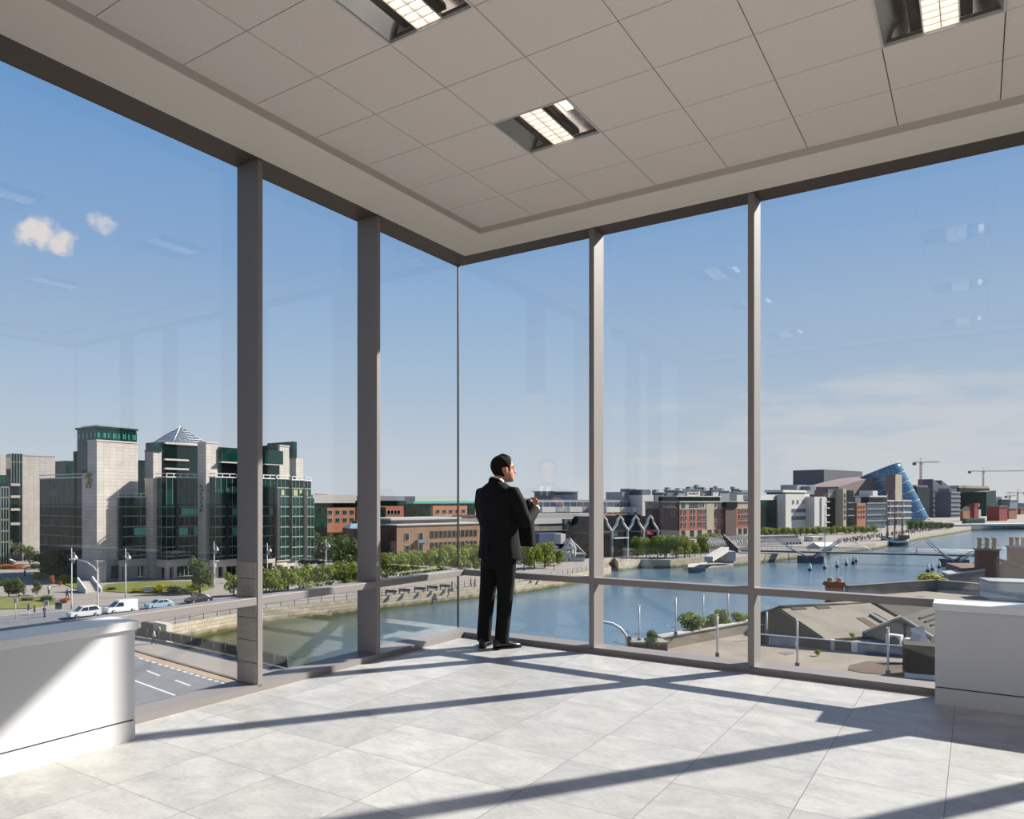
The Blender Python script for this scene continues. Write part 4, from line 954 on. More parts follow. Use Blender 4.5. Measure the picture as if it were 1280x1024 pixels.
    MB().extr([Vector((p1.x, p1.y, GZ)) - b0, Vector((p0.x, p0.y, GZ)) - b0, Vector((p0.x, p0.y, GZ + 1.5)) - b0, Vector((p1.x, p1.y, p1.z)) - b0], (.5, .5, 0)).build('wall', M_brickd, t)
hotel()
def rooftops():
    specs = [(762, 803, 618, 470, M_cwhite, 'pale long roofline far behind the concrete range'), (815, 830, 616, 360, M_shade, 'slate grey rooftop block just behind the hotel gable'), (830, 845, 613, 380, M_shade, 'dark rooftop plant block behind the hotel'),
             (845, 856, 614, 385, M_steel, 'grey rooftop block next to the white sign block'), (854, 875, 612, 390, M_cwhite, 'white rooftop block with small red lettering'), (867, 880, 609.5, 430, M_shade, 'dark flat rooftop box beyond the red lettering'),
             (875, 890, 614, 400, M_steel, 'grey rooftop block beyond the white sign block'), (889, 898, 613, 402, M_cwhite, 'cream rooftop lift tower behind the hotel'), (896, 912, 614, 420, M_steel, 'long grey rooftop with railings'),
             (893, 902, 611, 460, M_shade, 'small dark plant box on the far skyline'), (912, 948, 616, 430, M_cwhite, 'white roof behind the far end of the hotel'), (914, 924, 611.5, 470, M_shade, 'dark plant box over the white roof behind the hotel')]
    for (a, b, y, Z, m, lab) in specs:
        t = bsite('rooftop_block', lab, 'building', (a + b) / 2, Z, None)
        c = CB(a + (b - a) * .25, Z, a, b, 38); c.vol('wall', m, t, y); c.part(MB().box(-.5, c.R + .5, -.5, c.L + .5, c.z(y), c.z(y) + .4), 'roof', M_steel, t)
        c.part(MB().box(c.R * .3, c.R * .6, 1, 3, c.z(y), c.z(y) + 1.5), 'roof_plant', M_grey, t)
        if 'lettering' in lab and m is M_cwhite:
            mb = MB()
            for k in range(7): u = c.R * (.15 + .105 * k); mb.box(u, u + .25, -.15, 0, c.z(617.5), c.z(616 if k % 3 else 615)); mb.box(u, u + .9, -.15, 0, c.z(617.5), c.z(617.0))
            c.part(mb, 'lettering', M_redm, t)
    t = bsite('office_building', 'long dark glazed roof storey set back above the hotel', 'rooftop', 870, 300)
    c = CB(845, 296, 842, 900, 37, L=8); c.vol('glass_storey', M_dglaz, t, 621, 628); c.part(MB().box(-.6, c.R + .6, -.6, 8, c.z(621), c.z(619.8)), 'roof', M_cwhite, t)
rooftops()
def long_quay():
    # white offices with stepped corners
    t = bsite('office_building', 'white stone offices with dark window strips just beyond the third window post', 'office building', 985, 395)
    c = CB(950, 385, 930, 972, 40); c.vol('glass_wall', M_glaz, t, 625); c.vol('white_gable', M_cwhite, t, 619, 625.2, inset=-.3); 
    c.part(MB().box(c.R - 1.2, c.R, -.5, .2, GZ, c.z(619)), 'pier', M_cwhite, t)
    c = CB(982, 388, 972, 1012, 40); c.vol('stone_block', M_cwhite, t, 617.5)
    for y in (630, 641, 650.5): windows(c, t, 'R', [c.u(999.5)] if y > 631 else [c.u(991.5), c.u(997), c.u(1004)], [c.z(y)], c.u(1009) - c.u(989) if y > 631 else 1.9, 1.9, (M_cwhite, M_bglass), 3)
    s = CB(979, 396, 974, 1008, 40, L=10); s.vol('roof_slab', M_cwhite, t, 612.5, 615.5); s.vol('clerestory', M_dglaz, t, 615.5, 618, inset=.8)
    c = CB(1018, 398, 1011, 1032, 40, L=9); c.vol('pale_pier', M_cwhite, t, 621); c = CB(1027, 402, 1018, 1033.5, 40); c.vol('second_block', M_cwhite, t, 622)
    for y in (628, 636, 645, 654): c.part(MB().box(c.R - .4, c.R + 3.0, -.3, 1.5, c.z(y), c.z(y) + .5), 'balcony', M_cwhite, t)
    c = CB(996, 420, 990, 1018, 40, L=9); c.vol('plant_storey', M_steel, t, 606, 618); CB(1013, 419, 1012, 1020, 40, L=6).vol('plant_storey', M_grey, t, 608, 613)
    t = bsite('office_building', 'dark glass and cream fronted block beyond the white stone offices', 'office building', 1045, 430)
    c = CB(1035, 428, 1030, 1055, 40); c.vol('glass_wall', M_dglaz, t, 622); c.vol('stone_band', M_concr, t, 616.5, 622.2, inset=-.2); c.vol('roof', M_shade, t, 611.5, 616.5)
    d = CB(1054, 430, 1051, 1058, 40, L=6); d.vol('cream_tower', M_cream, t, 611); windows(d, t, 'R', [d.R * .5], [d.z(y) for y in (622, 629, 636, 643, 650)], d.R * .5, 2.2, (M_cream, M_win))
    d = CB(1059, 436, 1057, 1067, 40, L=8); d.vol('dark_glass', M_dglaz, t, 613)
    for y in (629, 637, 645): d.part(MB().box(0, d.R, -.4, .1, d.z(y), d.z(y) + .4), 'floor_edge', M_steel, t)
    t = bsite('office_building', 'narrow pink brick block among the quay offices', 'office building', 1076, 450)
    c = CB(1071, 446, 1066, 1082, 40); c.vol('brick_wall', M_bricko, t, 629); windows(c, t, 'R', span(.6, c.R - .6, 3), [c.z(y) for y in (635.5, 641.5, 648)], 1.4, 1.3, (M_brickd, M_win))
    CB(1069, 460, 1066, 1076, 40, L=8).vol('dark_upper', M_shade, t, 622, 632)
    t = bsite('office_building', 'grey glass offices with pale floor edges behind the tall ship', 'office building', 1100, 470)
    c = CB(1083, 462, 1081, 1107, 40, L=10); c.vol('glass_wall', M_bglass, t, 629)
    for y in (629, 636.5, 644, 651.5): c.part(MB().box(-.2, c.R, -.5, .1, c.z(y) - .3, c.z(y) + .35), 'floor_edge', M_steel, t)
    s = CB(1086, 474, 1078, 1106, 40, L=12); s.vol('upper_storey', M_dglaz, t, 621.5, 629); s.part(MB().box(-1, s.R + 1, -1, s.L, s.z(621.5), s.z(619.5)), 'roof_slab', M_cwhite, t)
    CB(1091, 480, 1087, 1097, 40, L=8).vol('plant_room', M_cwhite, t, 613.5, 620)
    t = bsite('office_building', 'pale balconied block behind the masts of the tall ship', 'office building', 1125, 500)
    c = CB(1108, 520, 1104, 1138, 40, L=10); c.vol('wall', M_bglass, t, 626)
    for y in (626, 633, 641, 648.5): c.part(MB().box(-.3, c.R, -.9, .1, c.z(y) - .4, c.z(y) + .5), 'balcony', M_cwhite, t)
    for p in (1112, 1121, 1129): u = c.u(p); c.part(MB().box(u - .6, u + .6, -.5, .1, GZ, c.z(626)), 'pier', M_steel, t)
    # convention hall
    t = bsite('convention_hall', 'mauve clad hall with a huge tilted blue glass drum and a slate box on top', 'hall', 1110, 620)
    c = CB(1030, 640, 1020.5, 1078, 40, L=26); c.vol('slate_box', M_shade, t, 587)
    p = CB(1048, 600, 1040, 1119, 40, L=30); mb = MB(); n = 14
    prof = [(0, 0, GZ - 0)] + [(p.R * k / n, 0, p.z(608.5) + (p.z(592.5) - p.z(608.5)) * math.sin(math.pi / 2 * k / n)) for k in range(n + 1)] + [(p.R, 0, GZ)]
    g = p.part(mb.extr([Vector(q) for q in prof], (0, 26, 0)), 'curved_hall', M_rust, t)
    for k in range(4): p.part(MB().box(p.u(1101) , p.u(1107), -.4, .1, p.z(618 - k * 6.2), p.z(613 - k * 6.2)), 'window', M_bglass, t)
    w = CB(1119, 596, 1107, 1127, 42); w.vol('brick_wing', M_rust, t, 593); w.part(MB().box(-.0, w.R + .1, -.25, 0, GZ, w.z(593)), 'sunlit_face', M_bricko if False else M_cream, t)  # cream skin, the sunlight on this side put into its colour
    # the drum: a leaning cylinder of glass
    b0 = Vector(t.location); mb = MB(); n = 32; rings = []; Zd = 640.0; cc = ray(1118, 622, Zd); al = math.atan2(cc.x, cc.y); sv = Zd / FPX; sh = sv * math.cos(al)
    tn = Vector((math.cos(al), -math.sin(al), 0)); ax = (tn * (-31 * sh) + Vector((0, 0, 60 * sv))).normalized(); half = 38 * sv; rad = 15.5
    cB, cT = cc - ax * half, cc + ax * half; e1 = Vector((math.sin(al), math.cos(al), 0)); e2 = ax.cross(e1)
    for k in range(13):
        q = cB.lerp(cT, k / 12); rings.append([q + e1 * (rad * math.cos(2*math.pi*j/n)) + e2 * (rad * math.sin(2*math.pi*j/n)) - b0 for j in range(n)])
    g = mb.loft(rings).build('glass_drum', M_sky_glass, t)
    mb = MB()
    for k in (0, 2, 4, 6, 8, 10, 12):
        q = cB.lerp(cT, k / 12); mb.tube([q + e1 * ((rad + .1) * math.cos(2*math.pi*j/n)) + e2 * ((rad + .1) * math.sin(2*math.pi*j/n)) - b0 for j in range(n + 1)], .28, 4)
    mb.build('drum_ring', M_cwhite, g)
    # dark modern blocks further on
    t = bsite('office_building', 'dark slab behind the tilted glass drum', 'office building', 1153, 700); c = CB(1146, 660, 1135, 1162, 42, L=20); c.vol('wall', M_dglaz, t, 609); c.vol('roof_strip', M_shade, t, 606.5, 609, inset=1)
    for k, (a, b, c0, yt, yb, lab) in enumerate(((1165, 1178, 1166, 599, 608, 'slate tower with a sloping blade roof nearest the glass drum'), (1176, 1189, 1177, 600.5, 610, 'second slate tower with a sloping blade roof and pale floor bands'))):
        t = bsite('office_tower', lab, 'office tower', c0, 790); c = CB(c0, 790 + 45 * k, a, b, 40, L=18); c.vol('wall', M_shade, t, 614 if k == 0 else 616)
        z0, z1 = c.z(yt), c.z(yb); zb = c.z(616)
        c.part(MB().extr([Vector((0, 0, zb)), Vector((c.R, 0, zb)), Vector((c.R, 0, z1)), Vector((0, 0, z0))], (0, 14, 0)), 'blade_roof', M_shade, t)
        for y in (622, 628, 634, 640, 646): c.part(MB().box(-.2, c.R, -.5, .1, c.z(y), c.z(y) + 1.0), 'floor_band', M_steel if k else M_grey, t)
    t = bsite('office_building', 'low block with pale horizontal bands in front of the slate towers', 'office building', 1192, 770); c = CB(1188.5, 772, 1181, 1200, 42, L=14); c.vol('wall', M_shade, t, 616)
    for y in (616, 621.5, 627, 632.5, 638, 643): c.part(MB().box(-.2, c.R, -.6, .1, c.z(y) - .3, c.z(y) + 1.1), 'floor_band', M_steel, t)
    c.vol('clerestory', M_bglass, t, 610.5, 616, inset=2)
    t = bsite('office_building', 'large black glass block under construction with a pale top edge', 'office building', 1215, 760); c = CB(1199, 860, 1190, 1237, 40, L=40); c.vol('glass_wall', M_dglaz, t, 610); c.vol('scaffold_edge', M_cream, t, 607, 610.2, inset=.5)
    c = CB(1233, 840, 1228, 1245, 42, L=20); c.vol('glass_corner', M_glaz, t, 615); c.part(MB().extr([Vector((0, 0, c.z(615))), Vector((c.R, 0, c.z(615))), Vector((c.R, 0, c.z(613)))], (0, 12, 0)), 'wedge_roof', M_glaz, t)
    t = bsite('pub', 'small orange gabled house at the end of the quay', 'house', 1209, 640); c = CB(1204, 640, 1200, 1216, 42); c.vol('wall', M_bricko, t, 639); c.part(MB().extr([Vector((0, 0, c.z(639))), Vector((c.R, 0, c.z(639))), Vector((c.R * .5, 0, c.z(633)))], (0, c.L, 0)), 'roof', M_brickd, t)
    t = bsite('crane_base', 'red steel loading frame beside the green containers', 'loading frame', 1220, 650); c = CB(1218, 650, 1216, 1222, 42, L=4); c.vol('tower', M_redm, t, 630); c.part(MB().box(0, c.R + 5, 0, 2.5, c.z(634), c.z(629.5)), 'beam', M_redm, t); c.part(MB().box(c.R + 2, c.R + 7, 0, 4, GZ, c.z(637)), 'white_hut', M_cwhite, t)
    t = bsite('container', 'long green container at the bridge end', 'container', 1218, 560); c = CB(1208, 556, 1206.5, 1231, 35, L=3); c.vol('body', M_greenm, t, 648.5, 655.5); c.part(MB().box(0, c.R, -.1, 0, c.z(652), c.z(651.5)), 'rail', M_dglaz, t)
    for (a, b, y, m, lab) in ((1246, 1259, 633.5, M_redm, 'dull red warehouse on the far skyline'), (1250, 1260, 625, M_shade, 'grey silo block on the far skyline'), (1259, 1272, 626, M_steel, 'pale grey mill block on the far skyline'), (1258, 1271, 636, M_bricko, 'low tan warehouse on the far skyline'), (1243, 1252, 622, M_steel, 'hazy grey tower beyond the black glass block'), (1271, 1290, 636, M_bricko, 'tan warehouse at the far edge of the skyline'), (1276, 1300, 630, M_steel, 'pale grey shed at the far edge of the skyline')):
        t = bsite('warehouse', lab, 'warehouse', (a + b) / 2, 900); c = CB(a + (b - a) * .25, 640 + 60 * ((a * 3) % 7), a, b, 40, L=9); c.vol('wall', m, t, y); c.part(MB().box(-.5, c.R + .5, -.5, c.L, c.z(y), c.z(y) + .8), 'roof', M_grey, t)
long_quay()
def tower_crane(px, Z, ybase, ytop, jl, jr, m, lab):
    p = ray(px, ybase, Z); t = thing('tower_crane', lab, 'crane', (p.x, p.y, p.z)); s = Z / FPX
    H = (ybase - ytop) * s; w = .9
    def lattice(mb, a, b, w, axis):
        a, b = Vector(a), Vector(b); n = max(3, int((b - a).length / (2.2 * w)))
        o = [Vector((w/2, w/2, 0)), Vector((-w/2, w/2, 0)), Vector((-w/2, -w/2, 0)), Vector((w/2, -w/2, 0))] if axis == 'z' else [Vector((0, w/2, -w/2)), Vector((0, -w/2, -w/2)), Vector((0, 0, w/2))]
        for q in o: mb.tube([a + q, b + q], .16, 4, smooth=False)
        for k in range(n):
            p0, p1 = a.lerp(b, k / n), a.lerp(b, (k + 1) / n)
            for i in range(len(o)): mb.tube([p0 + o[i], p1 + o[(i + 1) % len(o)]], .09, 3, smooth=False)
    mb = MB(); lattice(mb, (0, 0, 0), (0, 0, H), w * 1.3, 'z'); mb.build('mast', m, t)
    mb = MB(); lattice(mb, ((jl - px) * s, 0, H), ((jr - px) * s, 0, H + .5), w, 'x'); mb.build('jib', m, t)
    mb = MB(); e = jl if abs(jl - px) < abs(jr - px) else jr; x = (e - px) * s * .9
    mb.box(x - 1.3, x + 1.3, -.7, .7, H - 2.6, H - .2); mb.build('counterweight', M_shade, t)
    MB().box(-.9, .9, -1.2, .4, H - 2.2, H - .2).build('cab', M_cwhite, t)
    mb = MB(); mb.tube([(0, 0, H), (0, 0, H + 4.5)], .25, 4); mb.tube([(0, 0, H + 4.5), ((jr - px) * s * .8, 0, H + .5)], .06, 3); mb.tube([(0, 0, H + 4.5), ((jl - px) * s * .8, 0, H + .5)], .06, 3); mb.build('apex', m, t)
M_crp = mat('faded red crane steel', srgb(150, 84, 80), 0.6); M_crg = mat('grey crane steel', srgb(120, 124, 130), 0.6)
tower_crane(1151, 690, 606, 578, 1142, 1174, M_crp, 'red tower crane rising behind the tilted glass drum')
tower_crane(1229, 880, 608, 589, 1210, 1284, M_crg, 'grey tower crane with a long jib over the black glass block')
tower_crane(1272, 960, 630, 616, 1258, 1282, M_crp, 'pale harbour crane on the far skyline')
tower_crane(1262, 920, 626, 620, 1257, 1270, M_crg, 'smallest crane on the far skyline')

# ------------------------------------------------------------------ bridges, ship, river things
def beckett_bridge():
    t = bsite('road_bridge', 'low white road bridge crossing the river at its far end', 'bridge', 1250, 520)
    b = Vector(t.location); p0, p1 = gnd(1193, 658.5), ray(1420, 656, 545); p1.z = p0.z
    d = (p1 - p0); d.z = 0; n = Vector((-d.y, d.x, 0)).normalized() * 9
    def beam(a, c, z0, z1, off0, off1, m, name):
        a = a - b; c = c - b; k = n.normalized()
        q = [a + k * off0, c + k * off0, c + k * off1, a + k * off1]; MB().prism([(v.x, v.y) for v in q], z0 - GZ, z1 - GZ, 0).build(name, m, t)
    beam(p0, p1, GZ + .2, GZ + 1.5, 0, 9, M_cwhite, 'deck'); beam(p0, p1, GZ - .7, GZ + .2, .8, 8, M_shade, 'girder')
    beam(p0 - d.normalized() * 2, p0 + d.normalized() * 8, WZ, GZ + .2, .5, 9, M_concr, 'abutment')
beckett_bridge()
def foot_bridge():
    Zb = FPX * (EYE - (GZ + .8)) / (692 - HZ)
    A, B = ray(944, 692, 246), ray(1203, 697, 226)
    t = thing('footbridge', 'slim grey footbridge with white splayed struts crossing the river', 'bridge', (A.x, A.y, GZ)); b = Vector(t.location)
    zd = GZ + 1.0; A.z = B.z = zd; d = B - A; n = Vector((-d.y, d.x, 0)).normalized()
    def pt(px, dz=0.0, off=0.0):
        u = solve(A.xy, d.xy.normalized(), px); return A + d.normalized() * u + n * off + Vector((0, 0, dz)) - b
    a, c = A - d.normalized() * 4 - b, B + d.normalized() * 6 - b
    mb = MB(); q = [a, c, c + n * 4, a + n * 4]; mb.prism([(v.x, v.y) for v in q], zd - GZ - .5, zd - GZ); mb.build('deck', M_shade, t)
    for off in (0, 4):
        mb = MB(); nn = 44; a2, c2 = a + n * off, c + n * off
        for k in range(nn + 1): p = a2.lerp(c2, k / nn); mb.tube([p, p + Vector((0, 0, 1.25))], .035, 4)
        mb.tube([a2 + Vector((0, 0, 1.25)), c2 + Vector((0, 0, 1.25))], .06, 4); mb.tube([a2 + Vector((0, 0, .65)), c2 + Vector((0, 0, .65))], .035, 4); mb.build('railing', M_steel, t)
    zw = WZ - zd
    for (pc, pl, pr, hl, hr) in ((1014, 968, 1056, 4.3, 4.6), (1195, 1158, 1240, 4.6, 4.0)):
        for off in (-.3, 4.3):
            for pe, hh in ((pl, hl), (pr, hr)):
                mb = MB(); r0, r1 = pt(pc + (4 if pe > pc else -4), zw + 1.6, off), pt(pe, hh, off); mb.tube([r0, r0.lerp(r1, .5) + Vector((0, 0, -.35)), r1], [.34, .3, .14], 6); mb.build('strut', M_cwhite, t)
                mb = MB(); mb.tube([pt(pe, hh, off), pt(pe + (14 if pe < pc else -14) * -2.4 if False else (pl - 40 if pe < pc else pr + 40), .2, off)], .06, 4); mb.build('stay_cable', M_steel, t)
        p = pt(pc, 0, 2); mb = MB(); mb.box(p.x - 3.2, p.x + 3.2, p.y - 2, p.y + 2, WZ - GZ - .5, WZ - GZ + 2.0); mb.build('pier', M_shade, t)
    p = pt(1012, 0, -.5); MB().tube([p, p + Vector((0, 0, 4.0))], .1, 6).build('lamp_post', M_cwhite, t)
foot_bridge()
M_buoy = mat('pale river marker', srgb(232, 228, 214), 0.7)
for k, (px, yt, yb) in enumerate(((1012.5, 704, 713.5), (1031, 702, 711), (1046.5, 700, 709), (1058, 697.5, 706.5), (1066.5, 696, 704.5), (1070.5, 695.5, 702.5), (1160, 705, 715), (1165.5, 703.5, 713), (1174, 701.5, 710), (1187, 704, 708.5))):
    p = gnd(px, yb, WZ); s = p.y / FPX
    t = thing('river_marker', '%s of the pale bullet shaped markers, counted from the third window post' % ('first second third fourth fifth sixth seventh eighth ninth tenth'.split()[k]), 'marker', (p.x, p.y, WZ), 0, 'mooring markers in the river')
    h = (yb - yt) * s; mb = MB(); mb.lathe([(h * .2, .5), (h * .2, h * .5), (h * .12, h * .8), (h * .05, h)], 10); mb.build('cone', M_buoy, t); mb = MB(); mb.lathe([(h * .24, -.3), (h * .24, .55)], 10); mb.build('collar', M_black, t)
def tall_ship():
    p = gnd(1124, 683, WZ); s = p.y / FPX; Ln = 42 * s
    t = thing('tall_ship', 'three masted sailing ship with a black and white hull moored at the quay', 'ship', (p.x, p.y + 3, WZ), R(14)); L2 = Ln / 2
    def hull(z0, z1, k): 
        rings = []
        for i in range(13):
            x = -L2 + Ln * i / 12; q = i / 12; w = 2.6 * (1 - abs(2 * q - 1) ** 3) + .15; lift = 1.1 * (2 * q - 1) ** 2 + (.8 if q < .15 else 0)
            rings.append([Vector((x, w * a, z)) for a, z in ((-.75, z0), (-1, z1 + lift * (1 if z1 > 1 else .6)), (1, z1 + lift * (1 if z1 > 1 else .6)), (.75, z0))])
        return rings
    MB().loft(hull(-.5, 2.6, 1), 0, True, False).build('hull', M_black, t)
    mb = MB(); rr = []
    for i in range(13):
        x = -L2 + Ln * i / 12; q = i / 12; w = 2.6 * (1 - abs(2 * q - 1) ** 3) + .2; lift = 1.0 * (2 * q - 1) ** 2 + (.7 if q < .15 else 0)
        rr.append([Vector((x, w * a * 1.0, z + lift)) for a, z in ((-1, 1.5), (-1.01, 2.3), (1.01, 2.3), (1, 1.5))])
    mb.loft(rr, 0, True, False).build('white_band', M_cwhite, t)
    MB().box(L2 * .45, L2 * .85, -1.6, 1.6, 3, 4.6).build('deck_house', mat('brown varnished timber', srgb(104, 70, 48), 0.5), t); MB().box(-L2 * .5, L2 * .1, -1.2, 1.2, 3, 3.9).build('deck_cover', M_cwhite, t)
    M_spar = mat('brown spar timber', srgb(92, 78, 66), 0.6)
    MB().tube([(-L2 * .95, 0, 3.4), (-L2 * 1.5, 0, 5.6)], [.25, .1], 6).build('bowsprit', M_spar, t)
    for x, y0 in ((-L2 * .55, 617), (0, 612), (L2 * .55, 621)):
        H = (683 - y0) * s; mb = MB(); mb.tube([(x, 0, 2), (x, 0, H)], [.28, .1], 6); m = mb.build('mast', M_spar, t)
        for f, w in ((.42, 6.5), (.6, 5.2), (.76, 4)): MB().tube([(x - w * .35, -w * .9, H * f), (x + w * .35, w * .9, H * f)], .11, 5).build('yard', M_spar, m)
        mb = MB()
        for sx in (-1, 1):
            for k in (-3.2, -1.6, 1.6, 3.2): mb.tube([(x + k, sx * 2.4, 3), (x, 0, H * .7)], .035, 3)
        mb.tube([(x, 0, H), (x - 9, 0, 4)], .03, 3); mb.build('rigging', M_spar, m)
tall_ship()
def quay_things():
    t = bsite('pontoon', 'long low pale concrete pontoon moored under the quay wall', 'pontoon', 860, 205); b = Vector(t.location)
    q = [gnd(860, 714, WZ), gnd(882, 714.5, WZ), gnd(917, 711, WZ), gnd(916, 706, WZ), gnd(885, 707.5, WZ), gnd(861, 709.5, WZ)]
    MB().prism([(v.x - b.x, v.y - b.y) for v in q], WZ - GZ - .3, WZ - GZ + .9).build('hull', M_concr, t); MB().prism([((v.x - b.x) * .98, v.y - b.y) for v in q[:2] + q[4:]], WZ - GZ + .9, WZ - GZ + 1.1).build('deck', M_roofw, t)
    t = bsite('gangway', 'pale covered gangway sloping down to the pontoon', 'gangway', 900, 215); b = Vector(t.location)
    a, c = ray(891, 702.5, 207) - b, ray(911, 690, 222) - b; d = (c - a); k = Vector((-d.y, d.x, 0)).normalized() * 2.2
    mb = MB(); mb.add([a, c, c + k, a + k] + [v + Vector((0, 0, 1.4)) for v in (a, c, c + k, a + k)], [(0, 1, 2, 3), (4, 5, 6, 7), (0, 1, 5, 4), (1, 2, 6, 5), (2, 3, 7, 6), (3, 0, 4, 7)]); mb.build('ramp', M_roofw, t)
    mb = MB(); mb.box(c.x - 1, c.x + 1.6, c.y - 1, c.y + 3, -.5, c.z + .2); mb.build('landing', M_roofw, t)
    t = bsite('pavilion', 'low white waterside pavilion under a grey roof', 'pavilion', 975, 300); c = CB(944, 288, 940, 1003, 25, L=8); c.vol('wall', M_cwhite, t, 680); c.vol('roof', M_grey, t, 671, 675.2, inset=1); c.vol('window_strip', M_roofw, t, 675, 680.2, inset=.4)
    windows(c, t, 'R', span(c.u(978), c.u(1002), 6), [c.z(684)], 1.0, 1.4, (M_winf, M_win))
    t = bsite('kiosk', 'white box kiosk beside the flagpole on the quay', 'kiosk', 1022, 318); c = CB(1016, 318, 1014, 1030, 30, L=4); c.vol('body', M_cwhite, t, 671); c.part(MB().box(c.u(1024), c.u(1027), -.1, 0, c.z(675), c.z(673)), 'window', M_win, t)
    t = bsite('tent', 'white ridge tent on the quay', 'tent', 1036, 280); c = CB(1025, 270, 1023, 1048, 30, L=5); c.vol('wall', M_cwhite, t, 683.5); c.part(MB().extr([Vector((0, 0, c.z(683.5))), Vector((0, c.L, c.z(683.5))), Vector((0, c.L / 2, c.z(679)))], (c.R, 0, 0)), 'roof', M_cwhite, t)
    p = gnd(1031, 689); t = thing('flagpole', 'tall white flagpole rising from the white kiosk on the quay', 'flagpole', (p.x, p.y, GZ)); MB().tube([(0, 0, 0), (0, 0, 15)], [.16, .08], 6).build('pole', M_cwhite, t); MB().ball((0, 0, 15.1), .2, 6, 4).build('finial', M_cwhite, t)
    p = gnd(1078, 683, WZ); t = thing('workboat', 'small yellow workboat moored short of the tall ship', 'boat', (p.x, p.y, WZ)); MB().loft([[Vector((x, w * a, z)) for a, z in ((-.6, -.2), (-1, .9), (1, .9), (.6, -.2))] for x, w in ((-3, .8), (0, 1.1), (2.2, .9), (3.2, .1))], 0, True, False).build('hull', mat('yellow boat paint', srgb(186, 150, 40), 0.4), t); MB().box(-1.5, .2, -.7, .7, .9, 1.9).build('cabin', M_cwhite, t)
    # lifting bridge at the dock mouth
    p = gnd(716, 702); t = thing('lifting_bridge', 'white trussed lifting bridge with raised arms at the dock mouth', 'bridge', (p.x, p.y, GZ)); s = p.y / FPX
    f = lambda x, y, dy=0: Vector(((x - 716) * s, dy, (702 - y) * s))
    for dy in (0, 3.5):
        mb = MB()
        for a, c in (((706, 703), (707, 689)), ((707, 689), (713, 674)), ((713, 674), (719, 685)), ((706, 686), (719, 685)), ((706, 688), (690, 692)), ((697, 683), (690, 692)), ((707, 689), (716, 703)), ((719, 685), (718, 703)), ((707, 700), (715, 689)), ((710, 690), (715, 703))): mb.tube([f(*a, dy), f(*c, dy)], .32, 5, smooth=False)
        mb.build('truss', M_cwhite, t)
    mb = MB(); mb.tube([f(712, 673, 1.7), f(734, 695, 1.7)], .4, 5); mb.build('lifting_arm', M_shade, t)
    mb = MB(); mb.box(f(716, 0).x, f(731, 0).x, .2, 3, .1, 2.3); mb.build('control_hut', M_cwhite, t); mb = MB(); mb.box(f(717, 0).x, f(730, 0).x, .1, .25, 1.0, 1.9); mb.build('window', M_bglass, t)
quay_things()
# ------------------------------------------------------------------ streets, lawns and planting
M_asph = mat('grey asphalt', srgb(118, 118, 122), 0.9, 0, 0.2, noise=0.5, nscale=0.6, ncol=srgb(106, 106, 110))
M_line = mat('white road paint', srgb(190, 190, 186), 0.8)
M_strip = mat('tan kerb strip', srgb(156, 132, 108), 0.9)
M_kerb = mat('dark kerb stone', srgb(96, 88, 80), 0.9)
M_grass = mat('mown grass', srgb(118, 116, 62), 0.95, 0, 0.1, noise=0.6, nscale=0.5, ncol=srgb(88, 94, 44), bump=0.6, bscale=3)
M_bark = mat('grey brown bark', srgb(78, 64, 52), 0.9)
def leafmat(name, a, b):
    m, nt = nodes_of(name); L = nt.links.new
    out = N(nt, 'ShaderNodeOutputMaterial'); p = N(nt, 'ShaderNodeBsdfPrincipled', Roughness=0.6); p.inputs['Specular IOR Level'].default_value = 0.2
    tc = N(nt, 'ShaderNodeTexCoord'); nz = N(nt, 'ShaderNodeTexNoise', Scale=0.9, Detail=4.0); L(tc.outputs['Object'], nz.inputs['Vector'])
    rp = N(nt, 'ShaderNodeValToRGB'); rp.color_ramp.elements[0].position = .35; rp.color_ramp.elements[1].position = .65; rp.color_ramp.elements[0].color = a; rp.color_ramp.elements[1].color = b
    L(nz.outputs['Fac'], rp.inputs[0]); L(rp.outputs[0], p.inputs['Base Color'])
    tl = N(nt, 'ShaderNodeBsdfTranslucent'); L(rp.outputs[0], tl.inputs[0]); mx = N(nt, 'ShaderNodeMixShader'); mx.inputs[0].default_value = 0.3
    L(p.outputs[0], mx.inputs[1]); L(tl.outputs[0], mx.inputs[2]); L(mx.outputs[0], out.inputs[0])
    return m
M_leaf = leafmat('bright green leaves', srgb(90, 110, 32), srgb(146, 154, 58)); M_leafd = leafmat('dark green leaves', srgb(54, 76, 30), srgb(96, 112, 50))
M_leafy = leafmat('yellow green leaves', srgb(140, 140, 30), srgb(176, 166, 40)); M_leafo = leafmat('orange red flowers', srgb(170, 74, 40), srgb(176, 120, 50)); M_leafg = leafmat('grey green leaves', srgb(84, 96, 66), srgb(112, 116, 78))
polyg = lambda pts, z=GZ: [gnd(px, py, z) for px, py in pts]
def flat(name, pts, m, dz, kind='structure', label=None, cat=None):
    P = polyg(pts); o = MB().prism([(p.x - P[0].x, p.y - P[0].y) for p in P], 0, dz, 0).build(name, m, loc=(P[0].x, P[0].y, GZ)); o['kind'] = kind
    if label: o['label'] = label; o['category'] = cat
    return o
flat('road', [(-90, 777), (60, 765), (150, 754.5), (300, 742.5), (400, 734.5), (470, 730), (470, 733), (400, 740), (300, 750.5), (215, 764), (150, 790), (60, 815), (-90, 850)], M_asph, .02)
flat('road_quay', [(60, 792), (120, 800), (172, 821), (297, 856), (345, 868), (330, 930), (100, 960), (-200, 960), (-200, 820)], M_asph, .035)
